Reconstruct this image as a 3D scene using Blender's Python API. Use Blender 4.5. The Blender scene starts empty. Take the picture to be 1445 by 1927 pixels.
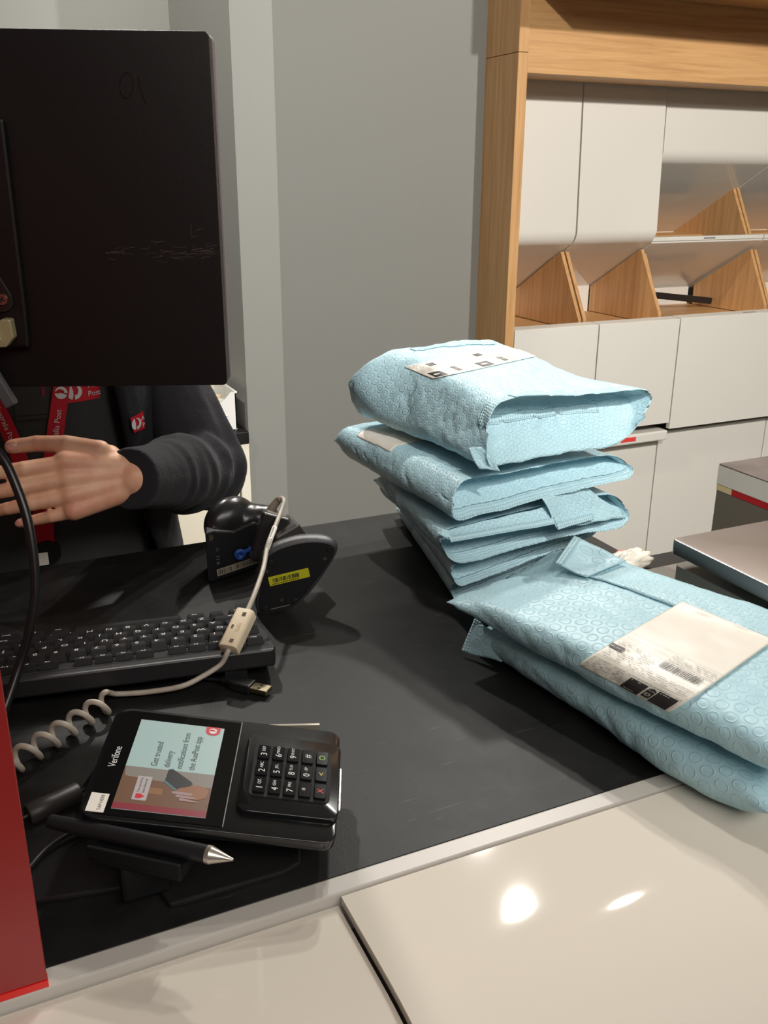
import bpy, bmesh, math, random
from mathutils import Vector, Matrix, noise
from mathutils.bvhtree import BVHTree

# ------------------------------------------------------------------ camera, world, lights, exposure
sc = bpy.context.scene
COL = sc.collection
ZC = 1.06                                    # counter height
cam_d = bpy.data.cameras.new('camera')
cam = bpy.data.objects.new('camera', cam_d)
COL.objects.link(cam)
cam_d.sensor_fit = 'VERTICAL'
cam_d.sensor_height = 36.0
cam_d.lens = 36.0 * 1750.0 / 1927.0
cam_d.clip_start = 0.02
cam.matrix_world = Matrix(((0.9082, 0.1377, -0.3952, 0.0),
                           (-0.4185, 0.3085, -0.8542, 0.0),
                           (0.0042, 0.9412, 0.3378, 1.522),
                           (0, 0, 0, 1)))
sc.camera = cam
sc.view_settings.view_transform = 'Standard'
sc.view_settings.look = 'None'
sc.view_settings.gamma = 1.0
sc.view_settings.use_curve_mapping = False
sc.view_settings.exposure = 0.22

world = bpy.data.worlds.new('store_ambience')
sc.world = world
world.use_nodes = True
world.node_tree.nodes['Background'].inputs[0].default_value = (1.0, 0.95, 0.88, 1)
world.node_tree.nodes['Background'].inputs[1].default_value = 0.22

CEIL = 2.95
def spot(name, loc, target, power, angle=70, blend=0.5, radius=0.035, color=(1.0, 0.96, 0.90)):
    d = bpy.data.lights.new(name, 'SPOT')
    d.energy = power; d.spot_size = math.radians(angle); d.spot_blend = blend
    d.shadow_soft_size = radius; d.color = color
    o = bpy.data.objects.new(name, d); COL.objects.link(o)
    o.location = loc
    o.rotation_euler = (Vector(target) - Vector(loc)).to_track_quat('-Z', 'Y').to_euler()
    return o
def area(name, loc, target, power, sx, sy, color=(1.0, 0.96, 0.91)):
    d = bpy.data.lights.new(name, 'AREA')
    d.energy = power; d.shape = 'RECTANGLE'; d.size = sx; d.size_y = sy; d.color = color
    o = bpy.data.objects.new(name, d); COL.objects.link(o)
    o.location = loc
    o.rotation_euler = (Vector(target) - Vector(loc)).to_track_quat('-Z', 'Y').to_euler()
    return o
LAMPS = [((1.46, 2.06), (0.55, 0.75, 1.06), 42, 75), ((1.72, 1.70), (0.6, 0.6, 1.06), 24, 80),
         ((0.42, 2.50), (0.15, 0.95, 1.06), 85, 52), ((0.35, -0.9), (1.9, 2.6, 1.3), 200, 60),
         ((2.1, -0.7), (2.2, 2.6, 1.25), 240, 70), ((-0.55, 1.75), (0.60, 2.5, 1.30), 95, 62),
         ((1.55, 2.48), (0.50, 0.70, 1.06), 62, 52)]
for (x, y), tg, pw, an in LAMPS:
    spot('downlight_beam', (x, y, CEIL - 0.045), tg, pw, an)
area('store_side_fill', (0.8, -1.3, CEIL - 0.03), (0.8, -1.0, 0), 80, 3.0, 1.6)  # added soft fill for the store-side ambient light, not a real fixture

# ------------------------------------------------------------------ materials
def srgb(r, g, b):
    f = lambda c: (c / 255 / 12.92) if c / 255 <= 0.04045 else ((c / 255 + 0.055) / 1.055) ** 2.4
    return (f(r), f(g), f(b), 1)
MAT = {}
def mat(name, col, rough=0.5, metal=0.0, spec=0.5, bump=None, coat=0.0, var=None, emit=None, trans=0.0, sheen=0.0):
    if name in MAT: return MAT[name]
    m = bpy.data.materials.new(name); m.use_nodes = True
    nt = m.node_tree; b = nt.nodes['Principled BSDF']
    b.inputs['Base Color'].default_value = col
    b.inputs['Roughness'].default_value = rough
    b.inputs['Metallic'].default_value = metal
    b.inputs['Specular IOR Level'].default_value = spec
    b.inputs['Coat Weight'].default_value = coat
    b.inputs['Coat Roughness'].default_value = 0.08
    b.inputs['Transmission Weight'].default_value = trans
    if sheen:
        b.inputs['Sheen Weight'].default_value = sheen
    if emit:
        b.inputs['Emission Color'].default_value = col
        b.inputs['Emission Strength'].default_value = emit
    tc = nt.nodes.new('ShaderNodeTexCoord')
    if bump:
        sc_, st = bump
        n = nt.nodes.new('ShaderNodeTexNoise'); n.inputs['Scale'].default_value = sc_; n.inputs['Detail'].default_value = 4
        nt.links.new(tc.outputs['Object'], n.inputs['Vector'])
        bp = nt.nodes.new('ShaderNodeBump'); bp.inputs['Strength'].default_value = st; bp.inputs['Distance'].default_value = 0.002
        nt.links.new(n.outputs['Fac'], bp.inputs['Height']); nt.links.new(bp.outputs['Normal'], b.inputs['Normal'])
    if var:
        sc_, amt = var
        n = nt.nodes.new('ShaderNodeTexNoise'); n.inputs['Scale'].default_value = sc_; n.inputs['Detail'].default_value = 6
        nt.links.new(tc.outputs['Object'], n.inputs['Vector'])
        r = nt.nodes.new('ShaderNodeValToRGB')
        r.color_ramp.elements[0].position = 0.3; r.color_ramp.elements[1].position = 0.7
        r.color_ramp.elements[0].color = tuple(c * (1 - amt) for c in col[:3]) + (1,)
        r.color_ramp.elements[1].color = tuple(min(1, c * (1 + amt)) for c in col[:3]) + (1,)
        nt.links.new(n.outputs['Fac'], r.inputs['Fac']); nt.links.new(r.outputs['Color'], b.inputs['Base Color'])
    MAT[name] = m
    return m

def wood(name, axis, c1=(220, 174, 120), c2=(192, 144, 94)):
    m = bpy.data.materials.new(name); m.use_nodes = True
    nt = m.node_tree; b = nt.nodes['Principled BSDF']
    tc = nt.nodes.new('ShaderNodeTexCoord'); mp = nt.nodes.new('ShaderNodeMapping')
    s = {'x': (1.2, 30, 30), 'z': (30, 30, 1.2)}[axis]
    mp.inputs['Scale'].default_value = s
    nt.links.new(tc.outputs['Object'], mp.inputs['Vector'])
    n = nt.nodes.new('ShaderNodeTexNoise'); n.inputs['Scale'].default_value = 2.2; n.inputs['Detail'].default_value = 8
    n.inputs['Roughness'].default_value = 0.65; n.inputs['Distortion'].default_value = 0.4
    nt.links.new(mp.outputs['Vector'], n.inputs['Vector'])
    r = nt.nodes.new('ShaderNodeValToRGB')
    r.color_ramp.elements[0].position = 0.34; r.color_ramp.elements[1].position = 0.66
    r.color_ramp.elements[0].color = srgb(*c2); r.color_ramp.elements[1].color = srgb(*c1)
    nt.links.new(n.outputs['Fac'], r.inputs['Fac']); nt.links.new(r.outputs['Color'], b.inputs['Base Color'])
    b.inputs['Roughness'].default_value = 0.45
    return m

def laminate_black():
    m = bpy.data.materials.new('black_laminate'); m.use_nodes = True
    nt = m.node_tree; b = nt.nodes['Principled BSDF']; L = nt.links
    tc = nt.nodes.new('ShaderNodeTexCoord')
    n = nt.nodes.new('ShaderNodeTexNoise'); n.inputs['Scale'].default_value = 14; n.inputs['Detail'].default_value = 9; n.inputs['Roughness'].default_value = 0.7
    L.new(tc.outputs['Object'], n.inputs['Vector'])
    r = nt.nodes.new('ShaderNodeValToRGB')
    r.color_ramp.elements[0].position = 0.35; r.color_ramp.elements[1].position = 0.75
    r.color_ramp.elements[0].color = (0.0095, 0.0093, 0.0088, 1); r.color_ramp.elements[1].color = (0.022, 0.0214, 0.0204, 1)
    L.new(n.outputs['Fac'], r.inputs['Fac'])
    # fine worn scratches
    last = r.outputs['Color']
    for i, (rot, sx) in enumerate(((0.3, 1.5), (1.4, 1.2), (2.4, 2.0))):
        mp = nt.nodes.new('ShaderNodeMapping'); mp.inputs['Rotation'].default_value = (0, 0, rot)
        mp.inputs['Scale'].default_value = (sx * 12, 300, 1); L.new(tc.outputs['Object'], mp.inputs['Vector'])
        v = nt.nodes.new('ShaderNodeTexNoise'); v.inputs['Scale'].default_value = 1.0; v.inputs['Detail'].default_value = 2; v.inputs['Distortion'].default_value = 0.25
        L.new(mp.outputs['Vector'], v.inputs['Vector'])
        cr = nt.nodes.new('ShaderNodeValToRGB'); cr.color_ramp.elements[0].position = 0.71; cr.color_ramp.elements[1].position = 0.78
        L.new(v.outputs['Fac'], cr.inputs['Fac'])
        mx = nt.nodes.new('ShaderNodeMixRGB'); mx.blend_type = 'ADD'
        mx.inputs['Color2'].default_value = (0.04, 0.039, 0.037, 1)
        L.new(cr.outputs['Color'], mx.inputs['Fac']); L.new(last, mx.inputs['Color1']); last = mx.outputs['Color']
    L.new(last, b.inputs['Base Color'])
    rr = nt.nodes.new('ShaderNodeMapRange'); rr.inputs['To Min'].default_value = 0.36; rr.inputs['To Max'].default_value = 0.58
    L.new(n.outputs['Fac'], rr.inputs['Value']); L.new(rr.outputs['Result'], b.inputs['Roughness'])
    b.inputs['Specular IOR Level'].default_value = 0.22
    n2 = nt.nodes.new('ShaderNodeTexNoise'); n2.inputs['Scale'].default_value = 900; n2.inputs['Detail'].default_value = 2
    L.new(tc.outputs['Object'], n2.inputs['Vector'])
    bp = nt.nodes.new('ShaderNodeBump'); bp.inputs['Strength'].default_value = 0.25; bp.inputs['Distance'].default_value = 0.0006
    L.new(n2.outputs['Fac'], bp.inputs['Height']); L.new(bp.outputs['Normal'], b.inputs['Normal'])
    return m

def mailer_mat(name, pitch, strength, col=(184, 220, 231)):
    """blue plastic film over bubble wrap: hexagonal rings pressed through the film"""
    m = bpy.data.materials.new(name); m.use_nodes = True
    nt = m.node_tree; b = nt.nodes['Principled BSDF']; L = nt.links
    b.inputs['Base Color'].default_value = srgb(*col)
    b.inputs['Roughness'].default_value = 0.44
    b.inputs['Specular IOR Level'].default_value = 0.4
    uv = nt.nodes.new('ShaderNodeUVMap'); uv.uv_map = 'film'
    def vm(op, a, bb=None):
        n = nt.nodes.new('ShaderNodeVectorMath'); n.operation = op
        if isinstance(a, tuple): n.inputs[0].default_value = a
        else: L.new(a, n.inputs[0])
        if bb is not None:
            if isinstance(bb, tuple): n.inputs[1].default_value = bb
            else: L.new(bb, n.inputs[1])
        return n
    k = math.sqrt(3)
    q = vm('DIVIDE', uv.outputs['UV'], (pitch, pitch * k, 1))
    ds = []
    for off in ((0, 0, 0), (0.5, 0.5, 0)):
        a = vm('ADD', q.outputs[0], off); f = vm('FRACTION', a.outputs[0]); s = vm('SUBTRACT', f.outputs[0], (0.5, 0.5, 0))
        t = vm('MULTIPLY', s.outputs[0], (1, k, 0)); ds.append(vm('LENGTH', t.outputs[0]).outputs['Value'])
    mn = nt.nodes.new('ShaderNodeMath'); mn.operation = 'MINIMUM'; L.new(ds[0], mn.inputs[0]); L.new(ds[1], mn.inputs[1])
    r = nt.nodes.new('ShaderNodeValToRGB'); cr = r.color_ramp
    cr.elements[0].position = 0.0; cr.elements[0].color = (0.85, 0.85, 0.85, 1)
    cr.elements[1].position = 0.48; cr.elements[1].color = (0.25, 0.25, 0.25, 1)
    for p, v in ((0.12, 0.72), (0.27, 0.60), (0.345, 0.95), (0.40, 0.30)):
        e = cr.elements.new(p); e.color = (v, v, v, 1)
    cr.interpolation = 'EASE'
    L.new(mn.outputs[0], r.inputs['Fac'])
    # where the wrap presses through varies over the sheet
    mk = nt.nodes.new('ShaderNodeTexNoise'); mk.inputs['Scale'].default_value = 26; mk.inputs['Detail'].default_value = 1
    L.new(uv.outputs['UV'], mk.inputs['Vector'])
    mr = nt.nodes.new('ShaderNodeMapRange'); mr.inputs['From Min'].default_value = 0.36; mr.inputs['From Max'].default_value = 0.58
    mr.inputs['To Min'].default_value = 0.5
    L.new(mk.outputs['Fac'], mr.inputs['Value'])
    mu = nt.nodes.new('ShaderNodeMath'); mu.operation = 'MULTIPLY'; L.new(r.outputs['Color'], mu.inputs[0]); L.new(mr.outputs['Result'], mu.inputs[1])
    # crinkle
    cn = nt.nodes.new('ShaderNodeTexNoise'); cn.inputs['Scale'].default_value = 120; cn.inputs['Detail'].default_value = 5; cn.inputs['Distortion'].default_value = 0.8
    L.new(uv.outputs['UV'], cn.inputs['Vector'])
    ad = nt.nodes.new('ShaderNodeMath'); ad.operation = 'MULTIPLY_ADD'; ad.inputs[1].default_value = 0.12
    L.new(cn.outputs['Fac'], ad.inputs[0]); L.new(mu.outputs[0], ad.inputs[2])
    bp = nt.nodes.new('ShaderNodeBump'); bp.inputs['Strength'].default_value = strength; bp.inputs['Distance'].default_value = 0.0028
    L.new(ad.outputs[0], bp.inputs['Height']); L.new(bp.outputs['Normal'], b.inputs['Normal'])
    return m

def crimp_mat():
    m = bpy.data.materials.new('crimped_seal'); m.use_nodes = True
    nt = m.node_tree; b = nt.nodes['Principled BSDF']; L = nt.links
    b.inputs['Base Color'].default_value = srgb(186, 222, 233); b.inputs['Roughness'].default_value = 0.3
    uv = nt.nodes.new('ShaderNodeUVMap'); uv.uv_map = 'film'
    sp = nt.nodes.new('ShaderNodeSeparateXYZ'); L.new(uv.outputs['UV'], sp.inputs[0])
    outs = []
    for ax in ('X', 'Y'):
        mm = nt.nodes.new('ShaderNodeMath'); mm.operation = 'MULTIPLY'; mm.inputs[1].default_value = 2 * math.pi / 0.0034
        L.new(sp.outputs[ax], mm.inputs[0])
        s = nt.nodes.new('ShaderNodeMath'); s.operation = 'SINE'; L.new(mm.outputs[0], s.inputs[0])
        a = nt.nodes.new('ShaderNodeMath'); a.operation = 'MULTIPLY_ADD'; a.inputs[1].default_value = 0.5; a.inputs[2].default_value = 0.5
        L.new(s.outputs[0], a.inputs[0]); outs.append(a.outputs[0])
    mu = nt.nodes.new('ShaderNodeMath'); mu.operation = 'MULTIPLY'; L.new(outs[0], mu.inputs[0]); L.new(outs[1], mu.inputs[1])
    bp = nt.nodes.new('ShaderNodeBump'); bp.inputs['Strength'].default_value = 0.8; bp.inputs['Distance'].default_value = 0.0011
    L.new(mu.outputs[0], bp.inputs['Height']); L.new(bp.outputs['Normal'], b.inputs['Normal'])
    return m

def knit_mat(name, col):
    m = bpy.data.materials.new(name); m.use_nodes = True
    nt = m.node_tree; b = nt.nodes['Principled BSDF']; L = nt.links
    b.inputs['Base Color'].default_value = col; b.inputs['Roughness'].default_value = 0.95
    b.inputs['Specular IOR Level'].default_value = 0.15
    b.inputs['Sheen Weight'].default_value = 0.10; b.inputs['Sheen Roughness'].default_value = 0.6
    tc = nt.nodes.new('ShaderNodeTexCoord')
    n = nt.nodes.new('ShaderNodeTexNoise'); n.inputs['Scale'].default_value = 420; n.inputs['Detail'].default_value = 3
    L.new(tc.outputs['Object'], n.inputs['Vector'])
    n2 = nt.nodes.new('ShaderNodeTexNoise'); n2.inputs['Scale'].default_value = 22; n2.inputs['Detail'].default_value = 2
    L.new(tc.outputs['Object'], n2.inputs['Vector'])
    ad = nt.nodes.new('ShaderNodeMath'); ad.operation = 'MULTIPLY_ADD'; ad.inputs[1].default_value = 0.3
    L.new(n.outputs['Fac'], ad.inputs[0]); L.new(n2.outputs['Fac'], ad.inputs[2])
    bp = nt.nodes.new('ShaderNodeBump'); bp.inputs['Strength'].default_value = 0.5; bp.inputs['Distance'].default_value = 0.006
    L.new(ad.outputs[0], bp.inputs['Height']); L.new(bp.outputs['Normal'], b.inputs['Normal'])
    return m

def skin_mat():
    m = mat('skin', srgb(222, 163, 132), 0.48, bump=(260, 0.12))
    b = m.node_tree.nodes['Principled BSDF']
    b.inputs['Subsurface Weight'].default_value = 0.12
    b.inputs['Subsurface Radius'].default_value = (0.012, 0.005, 0.003)
    b.inputs['Subsurface Scale'].default_value = 0.6
    nt = m.node_tree
    tc = nt.nodes.new('ShaderNodeTexCoord')
    n = nt.nodes.new('ShaderNodeTexNoise'); n.inputs['Scale'].default_value = 34; n.inputs['Detail'].default_value = 3
    nt.links.new(tc.outputs['Object'], n.inputs['Vector'])
    r = nt.nodes.new('ShaderNodeValToRGB')
    r.color_ramp.elements[0].position = 0.35; r.color_ramp.elements[1].position = 0.65
    r.color_ramp.elements[0].color = srgb(226, 160, 130); r.color_ramp.elements[1].color = srgb(238, 186, 152)
    nt.links.new(n.outputs['Fac'], r.inputs['Fac']); nt.links.new(r.outputs['Color'], b.inputs['Base Color'])
    return m

WALL = mat('grey_wall_paint', srgb(139, 139, 134), 0.6, bump=(300, 0.05))
WALL_D = mat('dark_grey_wall_paint', srgb(140, 140, 134), 0.5)
CEILM = mat('white_ceiling_paint', srgb(225, 222, 215), 0.8)
FLOORM = mat('grey_vinyl_floor', srgb(120, 115, 108), 0.45, var=(6, 0.15))
LAM = laminate_black()
OAK_Z = wood('oak_veneer_upright', 'z'); OAK_X = wood('oak_veneer_lengthwise', 'x')
WHITE_GLOSS = mat('white_gloss_laminate', srgb(232, 228, 219), 0.16, coat=0.3)
WHITE_SATIN = mat('white_satin_laminate', srgb(228, 225, 216), 0.38)
LEDGE = mat('cream_gloss_laminate', srgb(222, 213, 200), 0.045)
STRIP = mat('grey_white_edge_strip', srgb(196, 190, 182), 0.4)
DARK = mat('dark_gap', (0.01, 0.01, 0.01, 1), 0.8)
BLK = mat('black_plastic', (0.012, 0.012, 0.013, 1), 0.42, bump=(900, 0.08))
BLK_G = mat('glossy_black_plastic', (0.008, 0.008, 0.009, 1), 0.12, coat=0.4)
BLK_S = mat('smooth_black_plastic', (0.016, 0.015, 0.015, 1), 0.26)
MON = mat('matte_black_casing', (0.0060, 0.0042, 0.0040, 1), 0.46, spec=0.35, bump=(700, 0.06))
KEYM = mat('key_plastic', (0.011, 0.0105, 0.011, 1), 0.45, spec=0.25)
PRINT_W = mat('white_print', srgb(235, 235, 232), 0.5)
PRINT_K = mat('black_print', srgb(52, 49, 50), 0.5)
PRINT_G = mat('grey_print', srgb(140, 136, 134), 0.5)
PAPER = mat('white_label_paper', srgb(240, 234, 222), 0.42)
STEEL = mat('brushed_steel', srgb(168, 163, 160), 0.36, 1.0)
CHROME = mat('polished_steel', srgb(215, 212, 208), 0.14, 1.0)
GREYP = mat('grey_beige_plastic', srgb(150, 142, 132), 0.5)
RED = mat('red_acrylic', srgb(146, 30, 30), 0.25, trans=0.0)
RED_EDGE_GLOW = mat('red_acrylic_edge_glow', srgb(225, 20, 14), 0.25)
REDT = mat('red_print', srgb(214, 18, 40), 0.6)
BEIGE = mat('ivory_plastic', srgb(232, 214, 184), 0.5, var=(60, 0.06))
CORD = mat('grey_cable_sheath', srgb(182, 172, 158), 0.42, var=(90, 0.12))
BLUEP = mat('blue_plastic', srgb(46, 90, 178), 0.4)
YEL = mat('yellow_sticker', srgb(205, 200, 40), 0.5)
CLEAR = mat('clear_yellowed_plastic', srgb(196, 184, 140), 0.25, trans=0.35)
BUBBLE = mailer_mat('blue_bubble_film', 0.0108, 0.58)
BUBBLE_BIG = mailer_mat('blue_large_bubble_film', 0.0142, 0.42)
CRIMP = crimp_mat()
SKIN = skin_mat()
KNIT = knit_mat('black_knit', srgb(38, 37, 41))
SHIRT = mat('charcoal_shirt_cloth', srgb(62, 63, 62), 0.9, bump=(500, 0.2))
TROUSER = mat('black_trouser_cloth', srgb(30, 30, 33), 0.9)
LANY = mat('red_lanyard_cloth', srgb(205, 20, 44), 0.7, bump=(900, 0.2))
HAIR = mat('dark_brown_hair', srgb(52, 36, 28), 0.55, bump=(200, 0.5))

# ------------------------------------------------------------------ helpers
ROOTM = {}
def setp(o, label=None, cat=None, group=None, kind=None):
    if label: o['label'] = label
    if cat: o['category'] = cat
    if group: o['group'] = group
    if kind: o['kind'] = kind
    return o
def thing(name, label, cat, loc=(0, 0, 0), group=None):
    o = bpy.data.objects.new(name, None); COL.objects.link(o)
    o.empty_display_size = 0.02
    o.location = loc
    ROOTM[o] = Vector(loc)
    return setp(o, label, cat, group)
def obj(name, bm, m, parent=None, smooth=False, loc=None, label=None):
    """link a bmesh given in world coordinates; a part takes the origin of its thing"""
    org = ROOTM[parent] if parent is not None else Vector(loc if loc is not None else (0, 0, 0))
    bm.transform(Matrix.Translation(-org))
    me = bpy.data.meshes.new(name); bm.to_mesh(me); bm.free()
    if isinstance(m, (list, tuple)):
        for mm in m: me.materials.append(mm)
    else:
        me.materials.append(m)
    if smooth:
        for p in me.polygons: p.use_smooth = True
    o = bpy.data.objects.new(name, me); COL.objects.link(o)
    if parent is not None: o.parent = parent
    else: o.location = org
    ROOTM[o] = org
    if label: o['label'] = label
    return o
def sharp(o, deg=35):
    me = o.data
    for p in me.polygons: p.use_smooth = True
    b = bmesh.new(); b.from_mesh(me)
    a = math.radians(deg)
    for e in b.edges:
        if len(e.link_faces) == 2 and e.calc_face_angle(0) > a: e.smooth = False
    b.to_mesh(me); b.free()
    return o
def B(): return bmesh.new()
def frame(origin, x, y):
    x = Vector(x).normalized(); y = Vector(y); z = x.cross(y).normalized(); y = z.cross(x)
    return Matrix(((x.x, y.x, z.x, origin[0]), (x.y, y.y, z.y, origin[1]), (x.z, y.z, z.z, origin[2]), (0, 0, 0, 1)))
def box(bm, lo, hi, M=None, bev=0.0, seg=2):
    t = B()
    bmesh.ops.create_cube(t, size=1)
    lo = Vector(lo); hi = Vector(hi)
    t.transform(Matrix.Translation((lo + hi) / 2) @ Matrix.Diagonal((*(hi - lo), 1)))
    if bev:
        bmesh.ops.bevel(t, geom=t.edges[:], offset=bev, segments=seg, affect='EDGES', profile=0.5)
    if M is not None: t.transform(M)
    merge(bm, t)
    return bm
def merge(bm, t):
    me = bpy.data.meshes.new('tmp'); t.to_mesh(me); t.free(); bm.from_mesh(me); bpy.data.meshes.remove(me)
def cyl(bm, p0, p1, r0, r1=None, n=24, cap=True):
    p0 = Vector(p0); p1 = Vector(p1); r1 = r0 if r1 is None else r1
    t = B(); d = p1 - p0
    bmesh.ops.create_cone(t, cap_ends=cap, segments=n, radius1=r0, radius2=r1, depth=d.length)
    t.transform(Matrix.Translation((p0 + p1) / 2) @ d.to_track_quat('Z', 'Y').to_matrix().to_4x4())
    merge(bm, t); return bm
def sphere(bm, c, r, M=None, u=24, v=16):
    t = B(); bmesh.ops.create_uvsphere(t, u_segments=u, v_segments=v, radius=1)
    if isinstance(r, (int, float)): r = (r, r, r)
    t.transform(Matrix.Diagonal((*r, 1)))
    if M is not None: t.transform(M)
    t.transform(Matrix.Translation(c)); merge(bm, t); return bm
def prism(bm, pts, h0, h1, M=None, bev=0.0, seg=2):
    """polygon in local xy extruded from h0 to h1 along local z"""
    t = B()
    a = [t.verts.new((p[0], p[1], h0)) for p in pts]; b = [t.verts.new((p[0], p[1], h1)) for p in pts]
    n = len(pts)
    t.faces.new(a[::-1]); t.faces.new(b)
    for i in range(n): t.faces.new((a[i], a[(i + 1) % n], b[(i + 1) % n], b[i]))
    bmesh.ops.recalc_face_normals(t, faces=t.faces[:])
    if bev: bmesh.ops.bevel(t, geom=t.edges[:], offset=bev, segments=seg, affect='EDGES', profile=0.5, clamp_overlap=True)
    if M is not None: t.transform(M)
    merge(bm, t); return bm
def rrect(x0, y0, x1, y1, r, n=6):
    if isinstance(r, (int, float)): r = (r,) * 4
    out = []
    for (cx, cy, a0, rr) in ((x1 - r[0], y1 - r[0], 0, r[0]), (x0 + r[1], y1 - r[1], 90, r[1]), (x0 + r[2], y0 + r[2], 180, r[2]), (x1 - r[3], y0 + r[3], 270, r[3])):
        for i in range(n + 1):
            a = math.radians(a0 + 90 * i / n); out.append((cx + rr * math.cos(a), cy + rr * math.sin(a)))
    return out
def smooth_path(pts, n=8):
    """Catmull-Rom through the points"""
    P = [Vector(p) for p in pts]; P = [P[0] * 2 - P[1]] + P + [P[-1] * 2 - P[-2]]
    out = []
    for i in range(1, len(P) - 2):
        for k in range(n):
            t = k / n
            a, b, c, d = P[i - 1], P[i], P[i + 1], P[i + 2]
            out.append(0.5 * ((2 * b) + (c - a) * t + (2 * a - 5 * b + 4 * c - d) * t * t + (3 * b - a - 3 * c + d) * t ** 3))
    out.append(P[-2]); return out
def tube(bm, pts, r, n=12, radii=None):
    P = [Vector(p) for p in pts]
    prev = None; rings = []
    up = Vector((0, 0, 1))
    for i, p in enumerate(P):
        d = (P[min(i + 1, len(P) - 1)] - P[max(i - 1, 0)]).normalized()
        if prev is None:
            x = d.cross(up)
            if x.length < 1e-3: x = d.cross(Vector((0, 1, 0)))
        else:
            x = prev - d * prev.dot(d)
        x.normalize(); prev = x; y = d.cross(x)
        rr = radii[i] if radii else r
        rings.append([bm.verts.new(p + (x * math.cos(a) + y * math.sin(a)) * rr) for a in (2 * math.pi * k / n for k in range(n))])
    for a, b in zip(rings, rings[1:]):
        for k in range(n): bm.faces.new((a[k], a[(k + 1) % n], b[(k + 1) % n], b[k]))
    bm.faces.new(rings[0][::-1]); bm.faces.new(rings[-1])
    return bm
_txt = {}
def text(bm, body, size, M, align='CENTER', sx=1.0, thick=0.0):
    key = (body, align)
    if key not in _txt:
        cu = bpy.data.curves.new('lettering', 'FONT'); cu.body = body; cu.size = 1.0; cu.align_x = align; cu.align_y = 'CENTER'
        cu.resolution_u = 3
        o = bpy.data.objects.new('lettering', cu); COL.objects.link(o)
        dg = bpy.context.evaluated_depsgraph_get(); dg.update()
        me = bpy.data.meshes.new_from_object(o.evaluated_get(dg))
        bpy.data.objects.remove(o); bpy.data.curves.remove(cu)
        _txt[key] = me
    t = B(); t.from_mesh(_txt[key])
    if thick: pass
    t.transform(M @ Matrix.Diagonal((size * sx, size, 1, 1)))
    merge(bm, t); return bm
def poly(bm, pts, M=None, z=0.0):
    v = [bm.verts.new((M @ Vector((p[0], p[1], z))) if M is not None else Vector((p[0], p[1], z))) for p in pts]
    bm.faces.new(v); return bm
def circle(cx, cy, r, n=28, a0=0, a1=360):
    return [(cx + r * math.cos(math.radians(a0 + (a1 - a0) * i / n)), cy + r * math.sin(math.radians(a0 + (a1 - a0) * i / n))) for i in range(n if a1 - a0 == 360 else n + 1)]
def post_mark(bm, r, M, z=0.0):
    """round white mark with a leaf shaped cut and a stem: the postal emblem"""
    # left half: a lens cut off by the stem; right half: a thick open ring
    L1 = [(math.cos(a) * r, math.sin(a) * r) for a in (math.radians(100 + 155 * i / 18) for i in range(19))]
    L1 += [(-0.08 * r, -0.45 * r), (-0.06 * r, 0.1 * r), (-0.2 * r, 0.55 * r)]
    poly(bm, L1, M, z)
    out = [(math.cos(a) * r, math.sin(a) * r) for a in (math.radians(-88 + 172 * i / 20) for i in range(21))]
    inn = [(0.14 * r + 0.42 * r * math.cos(a), 0.16 * r + 0.62 * r * math.sin(a)) for a in (math.radians(86 - 166 * i / 16) for i in range(17))]
    n = len(out)
    for i in range(16):
        a, b = out[n - 1 - i], out[n - 2 - i]; c, d = inn[i + 1], inn[i]
        poly(bm, [a, d, c, b], M, z)
    poly(bm, [out[0], out[1], out[2], out[3], out[4], inn[16], (0.08 * r, -0.4 * r)], M, z)
    return bm
def voxel(bm, size, smooth_it=4, fac=0.5):
    """one continuous skin round a set of overlapping shapes"""
    me = bpy.data.meshes.new('tmp'); bm.to_mesh(me); bm.free()
    o = bpy.data.objects.new('tmp', me); COL.objects.link(o)
    md = o.modifiers.new('r', 'REMESH'); md.mode = 'VOXEL'; md.voxel_size = size
    if smooth_it:
        s = o.modifiers.new('s', 'SMOOTH'); s.factor = fac; s.iterations = smooth_it
    dg = bpy.context.evaluated_depsgraph_get(); dg.update()
    m2 = bpy.data.meshes.new_from_object(o.evaluated_get(dg))
    out = B(); out.from_mesh(m2)
    bpy.data.objects.remove(o); bpy.data.meshes.remove(me); bpy.data.meshes.remove(m2)
    return out
def capsule(bm, p0, p1, r0, r1, flat=None):
    """tapered limb segment; flat=(axis, k) squashes it along an axis"""
    p0 = Vector(p0); p1 = Vector(p1)
    t = B()
    cyl(t, p0, p1, r0, r1, 20); sphere(t, p0, r0, None, 20, 12); sphere(t, p1, r1, None, 20, 12)
    if flat:
        ax = Vector(flat[0]).normalized(); k = flat[1]; c = (p0 + p1) / 2
        for v in t.verts:
            d = v.co - c; v.co = c + d + ax * (d.dot(ax) * (k - 1))
    merge(bm, t); return bm
def conform(bm, tree, direction, off, start=0.3):
    """lay the points of a flat shape on a surface, off above it"""
    d = Vector(direction).normalized()
    for v in bm.verts:
        h = tree.ray_cast(v.co - d * start, d, 2 * start)
        if h[0] is not None:
            nn = h[1] if h[1].dot(d) < 0 else -h[1]
            v.co = h[0] + nn * off
    return bm
def subdivide_to(bm, length):
    for _ in range(6):
        es = [e for e in bm.edges if e.calc_length() > length]
        if not es: break
        bmesh.ops.subdivide_edges(bm, edges=es, cuts=1, use_grid_fill=True)
        bmesh.ops.triangulate(bm, faces=[f for f in bm.faces if len(f.verts) > 4])
    return bm

def outward(bm):
    bmesh.ops.recalc_face_normals(bm, faces=bm.faces[:])
    if bm.calc_volume(signed=True) < 0: bmesh.ops.reverse_faces(bm, faces=bm.faces[:])
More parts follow.
